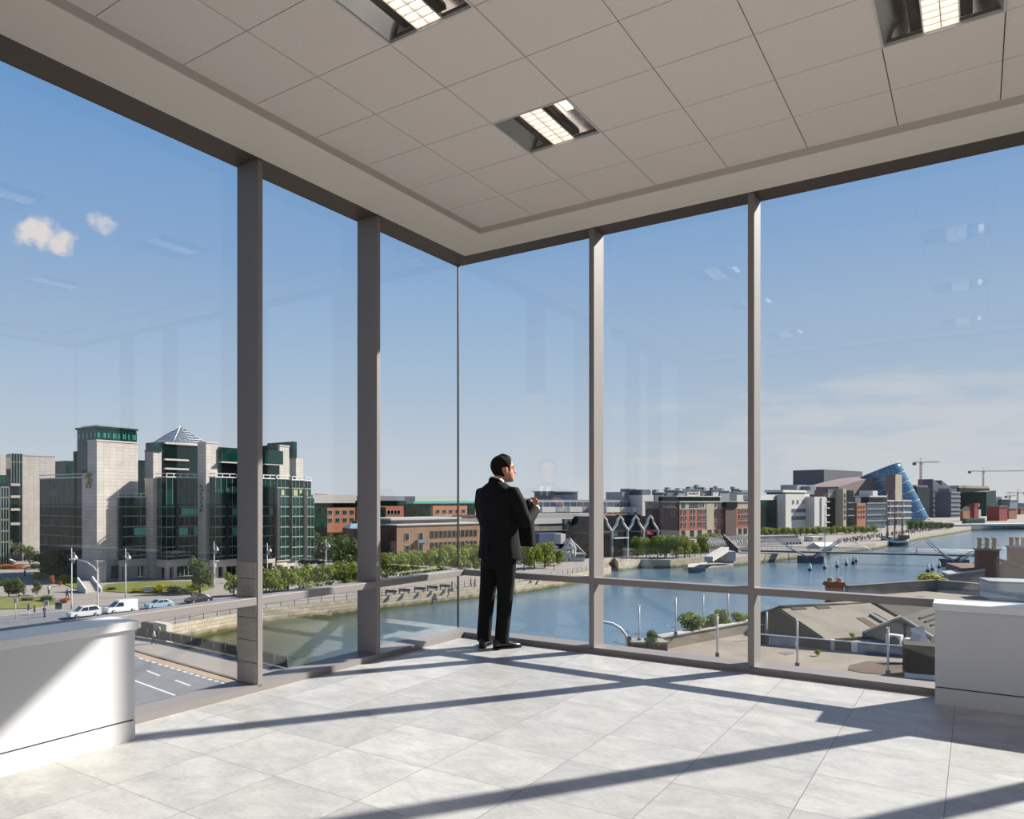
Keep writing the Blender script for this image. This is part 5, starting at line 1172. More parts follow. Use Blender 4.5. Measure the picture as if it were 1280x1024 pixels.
def stripe(pts, w, m, dz, name='road_marking', closed=False):
    P = polyg(pts); mb = MB()
    for a, b in zip(P, P[1:]):
        d = (b - a).normalized(); k = Vector((-d.y, d.x, 0)) * w / 2
        mb.add([a + k - P[0], b + k - P[0], b - k - P[0], a - k - P[0]], [(0, 1, 2, 3)])
    o = mb.build(name, m, loc=(P[0].x, P[0].y, GZ + dz)); o['kind'] = 'structure'; return o
stripe([(140, 812), (172, 819), (297, 853.5), (345, 866)], 1.5, M_strip, .045, 'kerb_strip')
stripe([(140, 806), (168, 814), (230, 831.5), (297, 850.5), (345, 862)], .4, M_kerb, .12, 'kerb')
for k in range(14):
    f0, f1 = k / 14, (k + .6) / 14; a = (174 + 110 * f0, 823.5 + 33 * f0); b = (174 + 110 * f1, 823.5 + 33 * f1); stripe([a, b], .35, M_line, .055)
for a, b in (((183.5, 839), (199.5, 845.5)), ((219, 851), (238, 858)), ((150, 845), (220, 870.5)), ((0, 770.5), (300, 746.8))): stripe([a, b], .28, M_line, .05)
flat('lawn', [(123, 739), (134, 731), (190, 727), (262, 728), (268, 735), (250, 741.5), (205, 743), (150, 741)], M_grass, .12, 'stuff', 'mown grass bank in front of the green glass offices', 'grass')
flat('lawn', [(-40, 764), (-40, 748), (40, 747), (62, 750), (70, 756), (40, 761)], M_grass, .15, 'stuff', 'grass bed with shrubs beside the small road signs', 'grass')
flat('lawn', [(62, 722), (72, 720), (100, 727), (122, 738), (108, 741), (85, 733)], M_grass, .12, 'stuff', 'grass strip beside the granite plinth of the tower', 'grass')

def leaf_cloud(blobs, n, size, seed, droop=0.0):
    """leaf cards over a set of rounded clumps (centre, radii)"""
    rnd = random.Random(seed); mb = MB(); tot = sum(b[1][0] * b[1][2] for b in blobs)
    for (c, r) in blobs:
        for _ in range(max(8, int(n * r[0] * r[2] / tot))):
            while True:
                d = Vector((rnd.uniform(-1, 1), rnd.uniform(-1, 1), rnd.uniform(-1, 1)))
                if 0.05 < d.length <= 1: break
            d = d.normalized() * (d.length ** 0.35)
            p = Vector((c[0] + d.x * r[0], c[1] + d.y * r[1], c[2] + d.z * r[2]))
            nrm = (d + Vector((rnd.uniform(-.7, .7), rnd.uniform(-.7, .7), rnd.uniform(-.3, .9)))).normalized()
            x = nrm.orthogonal().normalized(); x.rotate(Matrix.Rotation(rnd.uniform(0, 6.28), 3, nrm)); y = nrm.cross(x); s = size * rnd.uniform(.6, 1.3)
            mb.add([p - x * s * .5, p + y * s * .32 - nrm * s * .08, p + x * s * .5, p - y * s * .32 - nrm * s * .08], [(0, 1, 2, 3)])
    return mb
def blobs_for(kind, seed):
    rnd = random.Random(seed); out = []
    if kind == 'round':
        for k in range(9):
            a = 2.4 * k; q = .55 * (1 - .1 * (k % 3)); out.append(((.5 * q * math.cos(a), .5 * q * math.sin(a), .58 + .28 * math.sin(k * 1.7)), (.28, .28, .23)))
        out.append(((0, 0, .66), (.38, .38, .28)))
    elif kind == 'loose':
        for k in range(16):
            a = rnd.uniform(0, 6.28); q = rnd.uniform(.1, .46); out.append(((q * math.cos(a), q * math.sin(a), rnd.uniform(.24, .86)), (rnd.uniform(.15, .25), rnd.uniform(.15, .25), rnd.uniform(.12, .2))))
        out.append(((0, 0, .62), (.27, .27, .26)))
    elif kind == 'bush':
        for k in range(9):
            a = rnd.uniform(0, 6.28); q = rnd.uniform(0, .42); out.append(((q * math.cos(a), q * math.sin(a), rnd.uniform(.2, .68)), (rnd.uniform(.18, .3), rnd.uniform(.18, .3), rnd.uniform(.16, .28))))
    return out
TREES = {}
def tree_proto(kind, m, var):
    key = (kind, m.name, var)
    if key in TREES: return TREES[key]
    n, size = {'round': (2000, .08), 'loose': (2000, .08), 'bush': (900, .11)}[kind]
    lm = leaf_cloud(blobs_for(kind, 11 * var + len(kind)), n, size, 31 * var + 5).mesh('foliage', m)
    tm = None
    if kind != 'bush':
        mb = MB(); mb.tube([(0, 0, 0), (.01, 0, .25), (.0, .01, .5), (.02, 0, .75)], [.032, .024, .02, .008], 7)
        for k in range(5): a = 1.3 * k; mb.tube([(0, 0, .3 + .07 * k), (.16 * math.cos(a), .16 * math.sin(a), .45 + .07 * k), (.3 * math.cos(a), .3 * math.sin(a), .55 + .06 * k)], [.014, .009, .004], 5)
        tm = mb.mesh('trunk', M_bark)
    TREES[key] = (lm, tm); return TREES[key]
TN = [0]
def plant(name, label, cat, px, yb, yt, wpx, kind, m, group=None, z=None, Z=None):
    p = gnd(px, yb, z) if Z is None else ray(px, yb, Z); s = p.y / FPX; H = (yb - yt) * s; Wd = wpx * s
    TN[0] += 1; lm, tm = tree_proto(kind, m, TN[0] % 3)
    t = thing(name, label, cat, tuple(p), (TN[0] * 2.4) % 6.28, group)
    f = bpy.data.objects.new('foliage', lm); C.objects.link(f); f.parent = t; f.scale = (Wd, Wd, H)
    if tm: k = bpy.data.objects.new('trunk', tm); C.objects.link(k); k.parent = t; k.scale = (H, H, H)
    return t
ORD = 'first second third fourth fifth sixth seventh eighth ninth tenth eleventh twelfth thirteenth fourteenth fifteenth sixteenth seventeenth eighteenth nineteenth twentieth'.split()
def row(name, what, where, items, kind, m, group):
    for k, (px, yb, yt, w) in enumerate(items): plant(name, '%s of the %s %s' % (ORD[k], what, where), 'tree' if 'tree' in name else 'shrub', px, yb, yt, w, kind, m, group)
row('street_tree', 'bright street trees', 'between the first two window posts, from the green offices', [(337, 744, 709, 36), (360, 741, 706, 36), (379, 739, 706, 30), (397, 737, 704, 36), (413, 736, 704, 28), (431, 734.5, 699, 36), (446, 733, 701, 30), (462, 732, 700, 30)], 'loose', M_leaf, 'street trees before the offices')
row('quay_tree', 'bright quay trees', 'before the tan brick block, from the second window post', [(484, 727, 692, 30), (500, 726, 692, 30), (516, 724.5, 690, 30), (532, 723, 689, 30), (547, 721.5, 687, 30), (562, 720, 682, 32), (577, 718.5, 686, 28), (592, 717, 682, 32), (606, 716, 688, 26)], 'round', M_leaf, 'quay trees before the tan block')
row('quay_tree', 'bright quay trees', 'just beyond the standing man', [(655, 712, 681, 26), (668, 711, 680, 24), (681, 709.5, 679, 26), (697, 707, 688, 16)], 'round', M_leaf, 'quay trees beyond the man')
row('dark_tree', 'tall dark trees', 'behind the bright street trees', [(384, 712, 672, 30), (404, 712, 664, 36), (424, 711, 666, 34), (441, 710, 668, 30)], 'loose', M_leafd, 'dark trees behind the street trees')
row('quay_tree', 'round trees', 'before the red brick hotel, from the gabled pavilion', [(797, 696, 672, 17), (808, 697, 673, 16), (822, 697, 670, 20), (833, 697, 670, 20), (845, 697.5, 669.5, 22), (856, 697, 671, 17), (869, 695, 679, 13), (878, 692, 668, 16), (889, 690, 667, 16), (897, 689, 668, 12)], 'round', M_leaf, 'trees before the hotel')
row('quay_tree', 'trees', 'lining the long quay, from the third window post', [(955 + 7.6 * k, 671.5 - .25 * k, 659.5 - .15 * k + (k % 3) * .7, 11) for k in range(19)], 'round', M_leaf, 'trees along the long quay')
row('quay_tree', 'small trees', 'between the tall ship and the slate towers', [(1138 + 6.2 * k, 664.8 - .45 * k, 650.5 + .6 * (k % 2) + .4 * k, 9.5) for k in range(9)], 'round', M_leafd, 'trees beyond the ship')
plant('street_tree', 'dark leafy tree standing alone in front of the glass bays beside the lantern post', 'tree', 250, 742, 695, 30, 'loose', M_leafd)
plant('street_tree', 'small round tree beside the first window post', 'tree', 292, 745, 715, 23, 'loose', M_leaf)
plant('garden_tree', 'large dark spreading tree in the corner of the shaded glass front', 'tree', 63, 722, 686, 42, 'loose', M_leafd)
plant('garden_tree', 'grey green tree against the foot of the granite slab block', 'tree', 37, 706, 680, 24, 'loose', M_leafg)
plant('garden_tree', 'leafy tree before the upstream glass corner at the edge of the picture', 'tree', 8, 704, 671, 30, 'loose', M_leafg)
for k, (px, yb, yt, w) in enumerate(((11, 746, 721, 20), (24, 746, 721, 17), (46, 744, 726, 13))): plant('garden_tree', '%s of three small dark trees on the paved island by the road signs' % ORD[k], 'tree', px, yb, yt, w, 'loose', M_leafd, 'small trees on the paved island')
for (px, yb, yt, w, m, lab) in ((50, 725, 713, 20, M_leafy, 'yellow green shrub at the bend of the path'), (82, 728, 716, 20, M_leafy, 'yellow shrub in the bed below the dark spreading tree'), (91, 729, 720, 16, M_leafy, 'bright yellow shrub nearest the granite plinth'), (66, 731, 717, 7, M_leafo, 'tall orange flower clump at the path corner'),
        (75, 733, 725, 6, M_leafo, 'small orange flower clump by the garden wall'), (58, 752, 743, 26, M_leafd, 'low dark hedge clump behind the grass bed'), (36, 751, 745, 22, M_leafg, 'low grey green clump in the grass bed'), (80, 753.5, 747, 18, M_leafo, 'orange flower bed beside the green sign'),
        (14, 711, 704, 40, M_leafo, 'long red flower bed before the granite slab block'), (44, 711, 703, 22, M_leafg, 'green clump at the end of the red flower bed'), (198, 741, 729, 24, M_leafy, 'yellow green shrub on the grass bank by the white name board'), (220, 741, 729, 34, M_leafg, 'broad green shrub on the grass bank before the second bay'),
        (240, 739, 728, 24, M_leafy, 'pale shrub on the grass bank beside the lone dark tree'), (172, 741, 735, 22, M_leafy, 'low yellow clump on the grass bank below the first bay'), (140, 738, 732, 18, M_leafg, 'low green clump by the granite steps')):
    plant('shrub', lab, 'shrub', px, yb, yt, w, 'bush', m)
# ------------------------------------------------------------------ edges of the river
def railing(name, label, pts, h, step, mt, rails=(1.0, .55), z=GZ, panel=None, r=.035):
    P = [gnd(px, py, z) for px, py in pts]; t = thing(name, label, 'railing', tuple(P[0])); b = P[0]
    cum = [0]
    for a, c in zip(P, P[1:]): cum.append(cum[-1] + (c - a).length)
    def at(s):
        for i in range(len(P) - 1):
            if s <= cum[i+1] + 1e-6: return P[i].lerp(P[i+1], (s - cum[i]) / (cum[i+1] - cum[i]))
        return P[-1]
    n = int(cum[-1] / step); me = MB().tube([(0, 0, 0), (0, 0, h)], r * 1.5, 6).mesh('post', mt)
    for k in range(n + 1):
        o = bpy.data.objects.new('post', me); C.objects.link(o); o.parent = t; o.location = at(k * step) - b
    for q in rails:
        mb = MB(); mb.tube([p - b + Vector((0, 0, h * q)) for p in P], r, 5); mb.build('rail', mt, t)
    if panel:
        for k in range(n):
            a, c = at(k * step) - b, at((k + 1) * step) - b; d = (c - a).normalized(); q = Vector((-d.y, d.x, 0)) * .02; a = a + d * .1; c = c - d * .1
            MB().extr([a + Vector((0, 0, .1)), c + Vector((0, 0, .1)), c + Vector((0, 0, h - .08)), a + Vector((0, 0, h - .08))], q).build('panel', panel, t)
    return t
M_rail = mat('dark iron railing', srgb(52, 52, 54), 0.6)
M_fence = mat('black mesh panel', srgb(34, 35, 38), 0.5)
railing('quay_railing', 'thin dark iron railing along the far quay from the bridge to the dock mouth', [(200, 783), (329, 760.5), (447, 748.2), (600, 732), (645, 728), (700, 720), (760, 709)], 1.15, 2.6, M_rail)
railing('river_fence', 'black panelled fence along the near pavement above the river', [(170, 796), (215, 803), (260, 813), (300, 822), (372, 839)], 1.2, 2.2, M_rail, (1.0,), panel=M_fence)
railing('quay_railing', 'iron railing on the dock quay before the gabled pavilion', [(776, 701.8), (801, 699), (838, 699.5), (889, 695)], 1.1, 3.0, M_rail)
p0, p1 = gnd(176, 789), gnd(208, 796)
t = thing('stone_parapet', 'low stone parapet and pale pier where the black fence meets the bridge', 'parapet', tuple(p0)); d = (p1 - p0)
MB().extr([Vector((0, 0, -3)), Vector((d.x * .5, d.y * .5, -3)), Vector((d.x * .5, d.y * .5, 1.3)), Vector((0, 0, 1.3))], (.3, .5, 0)).build('wall', M_kerb, t)
MB().extr([Vector((d.x * .5, d.y * .5, -3)), Vector((d.x, d.y, -3)), Vector((d.x, d.y, 1.5)), Vector((d.x * .5, d.y * .5, 1.5))], (.5, .8, 0)).build('pier', M_ledge, t)
# ------------------------------------------------------------------ lamps, signs, cars
def lantern_post(px, yb, yt, lab, arm=0):
    p = gnd(px, yb); s = p.y / FPX; H = (yb - yt) * s; t = thing('street_lamp', lab, 'street lamp', (p.x, p.y, GZ))
    mb = MB(); mb.tube([(0, 0, 0), (0, 0, 1.2), (0, 0, H)], [.16, .11, .07], 8); mb.build('post', M_white, t)
    if arm:
        mb = MB(); mb.tube([(0, 0, H - .6), (-.5, 0, H + .3), (-1.6, 0, H + 1.1), (-3.4, 0, H + 1.6)], .08, 6); mb.build('arm', M_white, t); MB().ball((-3.9, 0, H + 1.55), (.65, .25, .16), 8, 6).build('lamp_head', M_cwhite, t)
    else:
        mb = MB(); mb.tube([(0, 0, H - 1.0), (.35, 0, H - .7), (.6, 0, H - 1.1)], .05, 5); mb.build('bracket', M_white, t); mb = MB(); mb.lathe([(.05, H - 1.1), (.35, H - 1.55), (.38, H - 1.65), (.2, H - 1.9)], 8, 0, (.6, 0, 0)); mb.build('lantern', M_cwhite, t)
        mb = MB(); mb.add([(.1, -.05, H - .9), (.75, 0, H - 1.4), (.55, .05, H - 2.3), (.1, 0, H - 2.6)], [(0, 1, 2, 3)]); q = mb.build('banner', M_steel, t); k = q.modifiers.new('t', 'SOLIDIFY'); k.thickness = .03
lantern_post(89.5, 761, 685, 'slim lantern post with banner in front of the shaded glass front'); lantern_post(157, 747, 686, 'slim lantern post in front of the first glass bay'); lantern_post(267.5, 735, 677, 'slim lantern post beside the third granite pier'); lantern_post(334, 727, 679, 'slim lantern post just past the first window post'); lantern_post(407.5, 722, 674, 'slim lantern post among the bright street trees')
lantern_post(122, 763, 712, 'tall road lamp with a long curved arm beside the white estate car', 1)
def sign(px, yb, yt, w, h, m, lab, mark=True):
    p = gnd(px, yb); s = p.y / FPX; t = thing('road_sign', lab, 'sign', (p.x, p.y, GZ)); H = (yb - yt) * s; w *= s; h *= s
    MB().tube([(0, 0, 0), (0, 0, H)], .05, 6).build('post', M_white, t); MB().box(-w/2, w/2, -.1, -.05, H - h, H).build('plate', m, t)
    if mark: MB().box(-w * .12, w * .12, -.12, -.1, H - h * .8, H - h * .25).build('symbol', M_shade, t)
sign(19.5, 774, 747.5, 5, 7, M_white, 'white road sign on a post farthest from the green sign'); sign(36, 777, 755, 3, 8, M_grey, 'grey narrow sign on a post, second along the road'); sign(43.5, 768, 757, 2.2, 8, M_shade, 'small dark sign on a post, third along the road'); sign(58, 768, 750.5, 5.5, 7, M_white, 'white square road sign on a post nearest the green sign'); sign(73.5, 763, 753, 8.5, 8.5, M_greenm, 'square green road sign with a white line', False)
t = bsite('name_board', 'low white name board on the grass bank in front of the second bay', 'sign', 185, 145); p = gnd(185, 741); t.location = (p.x, p.y, GZ); MB().box(-1, 1, -.1, .1, .3, 1.1).build('board', M_white, t); MB().box(-.9, -.7, -.08, .08, 0, .3).box(.7, .9, -.08, .08, 0, .3).build('foot', M_grey, t)
p = gnd(117, 741); t = thing('stair', 'pale granite steps with solid side walls leading to the plinth door', 'steps', (p.x, p.y, GZ), R(42)); mb = MB()
for k in range(8): mb.box(-1.2, 1.2, k * .5, 4.5, k * .22, (k + 1) * .22)
mb.build('tread', M_ledge, t); 
for x in (-1.5, 1.2): MB().extr([Vector((x, -.2, 0)), Vector((x, 4.5, 0)), Vector((x, 4.5, 2.6)), Vector((x, -.2, .7))], (.3, 0, 0)).build('side_wall', M_cwhite, t)
M_tyre = mat('black tyre rubber', srgb(24, 24, 25), 0.9); M_hub = mat('silver wheel hub', srgb(140, 142, 146), 0.3, 0.7); M_tail = mat('red tail lamp', srgb(150, 30, 26), 0.3)
def car(px, yb, lab, paint, prof, glass, L_, Wd, heading):
    p = gnd(px, yb); t = thing('car' if 'van' not in lab else 'van', lab, 'car' if 'van' not in lab else 'van', (p.x, p.y, GZ + .02), heading)
    m = mat('car paint ' + lab.split()[0] + ' ' + lab.split()[1], paint, 0.25, 0.0, 0.6)
    def shell(pr, wf, mb, inset=0):
        n = len(pr); vs = []
        for sgn in (-1, 1):
            for x, z in pr: w = Wd / 2 - (max(0, z - .95) * .22) - inset; vs.append((x, sgn * w, z))
        return mb.add(vs, [tuple(range(n)), tuple(range(2*n-1, n-1, -1))] + [(i, n+i, n+(i+1) % n, (i+1) % n) for i in range(n)])
    shell(prof, 0, MB()).build('body', m, t, bevel=.05)
    for g in glass:
        mb = MB()
        for sgn in (-1, 1):
            vs = [(x, sgn * (Wd / 2 - max(0, z - .95) * .22 + .012), z) for x, z in g]; vs2 = [(x, y - sgn * .05, z) for x, y, z in vs]; n = len(g)
            mb.add(vs + vs2, [tuple(range(n)), tuple(range(2*n-1, n-1, -1))] + [(i, n+i, n+(i+1) % n, (i+1) % n) for i in range(n)])
        mb.build('side_window', M_win, t)
    # windscreen over the front edge of the cabin
    a, b = glass[0][0], glass[0][1]; mb = MB(); w0, w1 = Wd/2 - .14, Wd/2 - .25
    mb.add([(a[0] - .22, -w0, a[1]), (a[0] - .22, w0, a[1]), (b[0] - .16, w1, b[1] + .02), (b[0] - .16, -w1, b[1] + .02), (a[0] - .1, -w0, a[1] - .05), (a[0] - .1, w0, a[1] - .05), (b[0] - .05, w1, b[1] - .05), (b[0] - .05, -w1, b[1] - .05)], [(0, 1, 2, 3), (7, 6, 5, 4), (0, 4, 5, 1), (1, 5, 6, 2), (2, 6, 7, 3), (3, 7, 4, 0)]); mb.build('windscreen', M_win, t)
    for x in (-L_ * .31, L_ * .30):
        for sgn in (-1, 1):
            mb = MB(); n = 16; y0, y1 = sgn * (Wd/2 - .2), sgn * (Wd/2 + .01)
            mb.loft([[Vector((x + r_ * math.cos(2*math.pi*k/n), y, .33 + r_ * math.sin(2*math.pi*k/n))) for k in range(n)] for r_, y in ((.33, y0), (.33, y1), (.2, y1))], 0, True, False); w = mb.build('wheel', M_tyre, t)
            mb = MB(); mb.loft([[Vector((x + r_ * math.cos(2*math.pi*k/n), y, .33 + r_ * math.sin(2*math.pi*k/n))) for k in range(n)] for r_, y in ((.2, y1), (.17, y1 + sgn * .02))], 0, True, False); mb.build('hub', M_hub, w)
    for sgn in (-1, 1):
        MB().cbox((-L_/2 + .12, sgn * (Wd/2 - .3), .72), (.2, .4, .16)).build('headlamp', M_hub, t); MB().cbox((L_/2 - .08, sgn * (Wd/2 - .2), .85), (.14, .25, .3)).build('tail_lamp', M_tail, t)
EST = [(-2.2, .3), (-2.25, .65), (-2.1, .85), (-1.1, 1.02), (-.45, 1.62), (1.6, 1.68), (2.1, 1.3), (2.2, .8), (2.15, .3)]
SAL = [(-2.1, .25), (-2.15, .6), (-2.0, .78), (-1.0, .92), (-.3, 1.4), (.9, 1.42), (1.7, .98), (2.1, .92), (2.15, .5), (2.1, .25)]
VAN = [(-2.3, .3), (-2.4, .7), (-2.2, .95), (-1.35, 1.1), (-.7, 1.7), (-.5, 1.95), (2.3, 1.98), (2.4, 1.0), (2.35, .3)]
h0 = math.atan2((gnd(260, 752) - gnd(100, 768)).y, (gnd(260, 752) - gnd(100, 768)).x)
car(105, 772, 'white estate car on the bridge road beside the curved lamp', srgb(206, 204, 204), EST, [[(-.85, 1.05), (-.4, 1.52), (.3, 1.56), (.3, 1.05)], [(.4, 1.05), (.4, 1.56), (1.5, 1.58), (1.85, 1.1)]], 4.4, 1.85, h0)
car(151, 766.5, 'plain white van on the bridge road', srgb(216, 216, 216), VAN, [[(-1.15, 1.12), (-.62, 1.68), (.1, 1.7), (.1, 1.12)]], 4.8, 1.95, h0)
car(199, 760.5, 'pale blue saloon car following the white van', srgb(150, 176, 190), SAL, [[(-.8, .95), (-.25, 1.34), (.3, 1.36), (.3, .95)], [(.4, .95), (.4, 1.36), (.85, 1.35), (1.35, 1.0)]], 4.3, 1.8, h0)
car(248, 754, 'dark grey car near the first window post', srgb(44, 46, 52), SAL, [[(-.8, .95), (-.25, 1.34), (.3, 1.36), (.3, .95)], [(.4, .95), (.4, 1.36), (.85, 1.35), (1.35, 1.0)]], 4.3, 1.8, h0)
car(8, 706, 'white parked car beyond the red flower bed', srgb(206, 206, 206), SAL, [[(-.8, .95), (-.25, 1.34), (.3, 1.36), (.3, .95)]], 4.3, 1.8, .1)
car(897, 688, 'silver car parked beside the white ribbed canopy', srgb(170, 172, 176), SAL, [[(-.8, .95), (-.25, 1.34), (.3, 1.36), (.3, .95)]], 4.3, 1.8, .5)
# ------------------------------------------------------------------ passers-by
def passer(px, yb, lab, top, legs, rz, stride=.3, z=GZ):
    p = gnd(px, yb, z); t = thing('person', lab, 'person', tuple(p), rz)
    mb = MB()
    mb.ball((0, 0, 1.62), (.085, .10, .125), 10, 8); mb.tube([(0, .12, 1.62), (0, .1, 1.57)], .018, 5); mb.tube([(0, 0, 1.35), (0, 0, 1.55)], .055, 8)
    mb.loft([ell((0, 0, z_), rx, ry, 14) for z_, rx, ry in ((.88, .15, .1), (1.1, .14, .1), (1.35, .18, .11), (1.46, .12, .08))])
    for s in (-1, 1):
        mb.tube([(s*.17, 0, 1.42), (s*.23, -.04*s, 1.15), (s*.22, s*.14, .93), (s*.21, s*.19, .85)], [.055, .045, .035, .03], 8); mb.tube([(s*.085, 0, .9), (s*.09, s*stride*.35, .48), (s*.09, s*stride*.8 - .04, .08)], [.085, .06, .045], 8)
    remeshed(mb.build('body', M_skin, t), .03, 1)
    mb = MB(); mb.loft([ell((0, 0, z_), rx, ry, 14) for z_, rx, ry in ((.84, .18, .13), (1.1, .165, .125), (1.36, .205, .13), (1.47, .13, .09))])
    for s in (-1, 1): mb.tube([(s*.16, 0, 1.42), (s*.23, -.04*s, 1.15), (s*.22, s*.13, .95)], [.075, .06, .05], 8)
    remeshed(mb.build('top', top, t), .03, 1)
    mb = MB()
    for s in (-1, 1): mb.tube([(s*.085, 0, .9), (s*.09, s*stride*.35, .48), (s*.09, s*stride*.8 - .04, .06)], [.11, .085, .07], 8)
    remeshed(mb.build('trousers', legs, t), .03, 1)
    mb = MB(); mb.ball((0, -.015, 1.66), (.095, .105, .1), 10, 6); mb.build('hair', M_hair, t)
    for s in (-1, 1): mb = MB(); mb.ball((s*.09, s*stride*.8 + .02, .045), (.05, .13, .045), 8, 6); mb.build('shoe', M_shoe, t)
    return t
M_navy = mat('navy cloth', srgb(40, 46, 66), .9); M_pale = mat('pale cloth', srgb(190, 186, 180), .9); M_hivis = mat('yellow green vest', srgb(170, 190, 60), .8); M_redc = mat('red cloth', srgb(160, 50, 50), .9); M_bluec = mat('blue cloth', srgb(70, 90, 140), .9)
for k, (px, yb, top, legs, rz, lab) in enumerate(((192.5, 805, M_pale, M_navy, 2.2, 'person in a pale top on the pavement by the black fence'), (199, 799, M_hivis, M_navy, 2.4, 'person in a yellow green vest by the pale pier'), (31, 721, M_navy, M_navy, 1.5, 'person in dark clothes crossing the plaza path'), (61, 743, M_pale, M_navy, .6, 'person in a pale top on the path by the small trees'),
        (84, 748, M_bluec, M_navy, 2.6, 'person in blue by the orange flower bed'), (55.5, 772, M_navy, M_navy, 1.2, 'person in dark clothes waiting at the road edge'), (565, 737.5, M_navy, M_navy, 1.2, 'person in dark clothes strolling before the corner glass joint'), (572, 736, M_pale, M_navy, 1.3, 'person in a pale top just past the corner glass joint'),
        (588.5, 733, M_bluec, M_navy, 1.1, 'person in a blue top walking behind the man towards the dock'), (594, 733, M_redc, M_navy, 1.0, 'person in a red top beside the one in blue'), (655, 714, M_bluec, M_navy, .8, 'person in blue under the quay trees beyond the man'), (693, 713, M_redc, M_pale, 1.4, 'person in red by the lifting bridge'), (240, 752.5, M_navy, M_navy, .9, 'person in dark clothes at the kerb beside the dark grey car'),
        (812, 699, M_pale, M_navy, .3, 'person in a pale top on the hotel quay'), (831, 698.5, M_navy, M_navy, .4, 'person in dark clothes on the hotel quay'), (847, 698, M_redc, M_navy, .2, 'person in red on the hotel quay'), (862, 697, M_bluec, M_navy, .5, 'person in blue on the hotel quay'), (1148, 693, M_redc, M_navy, 1.2, 'person in red on the footbridge'), (990, 692, M_navy, M_navy, 1.2, 'person in dark clothes on the footbridge deck'))):
    if 'footbridge' in lab:
        t = passer(px, yb, lab, top, legs, rz); A, B = ray(944, 692, 246), ray(1203, 697, 226); d = (B - A).xy.normalized(); u = solve(A.xy, d, px); q = A.xy + d * u + Vector((-d.y, d.x)) * 2; t.location = (q.x, q.y, GZ + 1.0)
    else: passer(px, yb, lab, top, legs, rz)
# the far quay crowd, too small and dense to count
rnd = random.Random(3); mb = MB(); b = gnd(1060, 676)
for k in range(150):
    px = rnd.uniform(1046, 1180); yb = 681.5 - (px - 1046) * .135 - rnd.uniform(1.2, 4.5); p = gnd(px, yb) - b; h = rnd.uniform(1.5, 1.85); c = k % 4
    mb.tube([(p.x, p.y, 0), (p.x, p.y, h * .5)], [.13, .16], 6, c); mb.tube([(p.x, p.y, h * .45), (p.x, p.y, h * .84)], [.2, .2], 6, (c + 1) % 4); mb.ball((p.x, p.y, h * .92), .11, 6, 5, 4)
o = mb.build('crowd', [M_navy, M_pale, M_redc, M_bluec, M_skin], loc=tuple(b)); tag(o, 'dense far crowd of people along the long quay by the tall ship', 'crowd', None, 'stuff')
def bench(px, yb, k):
    p = gnd(px, yb); t = thing('bench', '%s of the dark benches on the far quay, from the second window post' % ORD[k], 'bench', (p.x, p.y, GZ), -.3, 'benches on the far quay')
    MB().box(-1.1, 1.1, -.25, .25, .4, .47).build('seat', M_rail, t); MB().box(-1.1, 1.1, .24, .3, .5, .9).build('backrest', M_rail, t)
    for x in (-.9, .8): MB().box(x, x + .1, -.22, .22, 0, .4).build('leg', M_rail, t)
for k, px in enumerate((488, 505, 524, 540, 556, 662, 674)): bench(px, 745 - (px - 480) * .107, k)
# ------------------------------------------------------------------ roofs just below the window
RD = 10.0; RZ = EYE - RD
M_bit = mat('pale dusty roof screed', srgb(150, 140, 128), 0.95, 0, 0.1, noise=0.7, nscale=0.35, ncol=srgb(122, 112, 100))
M_asb = mat('grey fibre cement sheeting', srgb(140, 132, 120), 0.9, 0, 0.15, noise=0.6, nscale=0.5, ncol=srgb(116, 106, 94), bump=0.4, bscale=2)
M_gab = mat('stained brown render', srgb(96, 82, 68), 0.95, 0, 0.1, noise=0.6, nscale=0.8, ncol=srgb(74, 64, 56))
M_slate = mat('dark slate roof', srgb(60, 52, 44), 0.85, 0, 0.2, noise=0.6, nscale=1.5, ncol=srgb(44, 39, 34))
M_rust = M_rust; M_dirt = mat('brown dirt and moss', srgb(96, 70, 50), 1.0, noise=0.7, nscale=2, ncol=srgb(60, 48, 40))
M_duct = mat('blue grey metal trough', srgb(136, 146, 158), 0.5, 0.1, noise=0.5, nscale=1.5, ncol=srgb(90, 98, 108)); M_ductd = mat('black trough lining', srgb(30, 30, 33), 0.7)
M_pole = mat('white painted pole', srgb(204, 200, 196), 0.5)
M_terra = mat('terracotta', srgb(150, 92, 66), 0.8); M_pot = mat('buff clay chimney pot', srgb(178, 160, 124), 0.8)
M_brickc = grid_mat('sooty red brick', srgb(112, 62, 48), srgb(92, 66, 56), 0.23, 0.075, 0.012, noise=0.25)
rp_ = lambda px, py, d=RD: ray(px, py, FPX * d / (py - HZ))
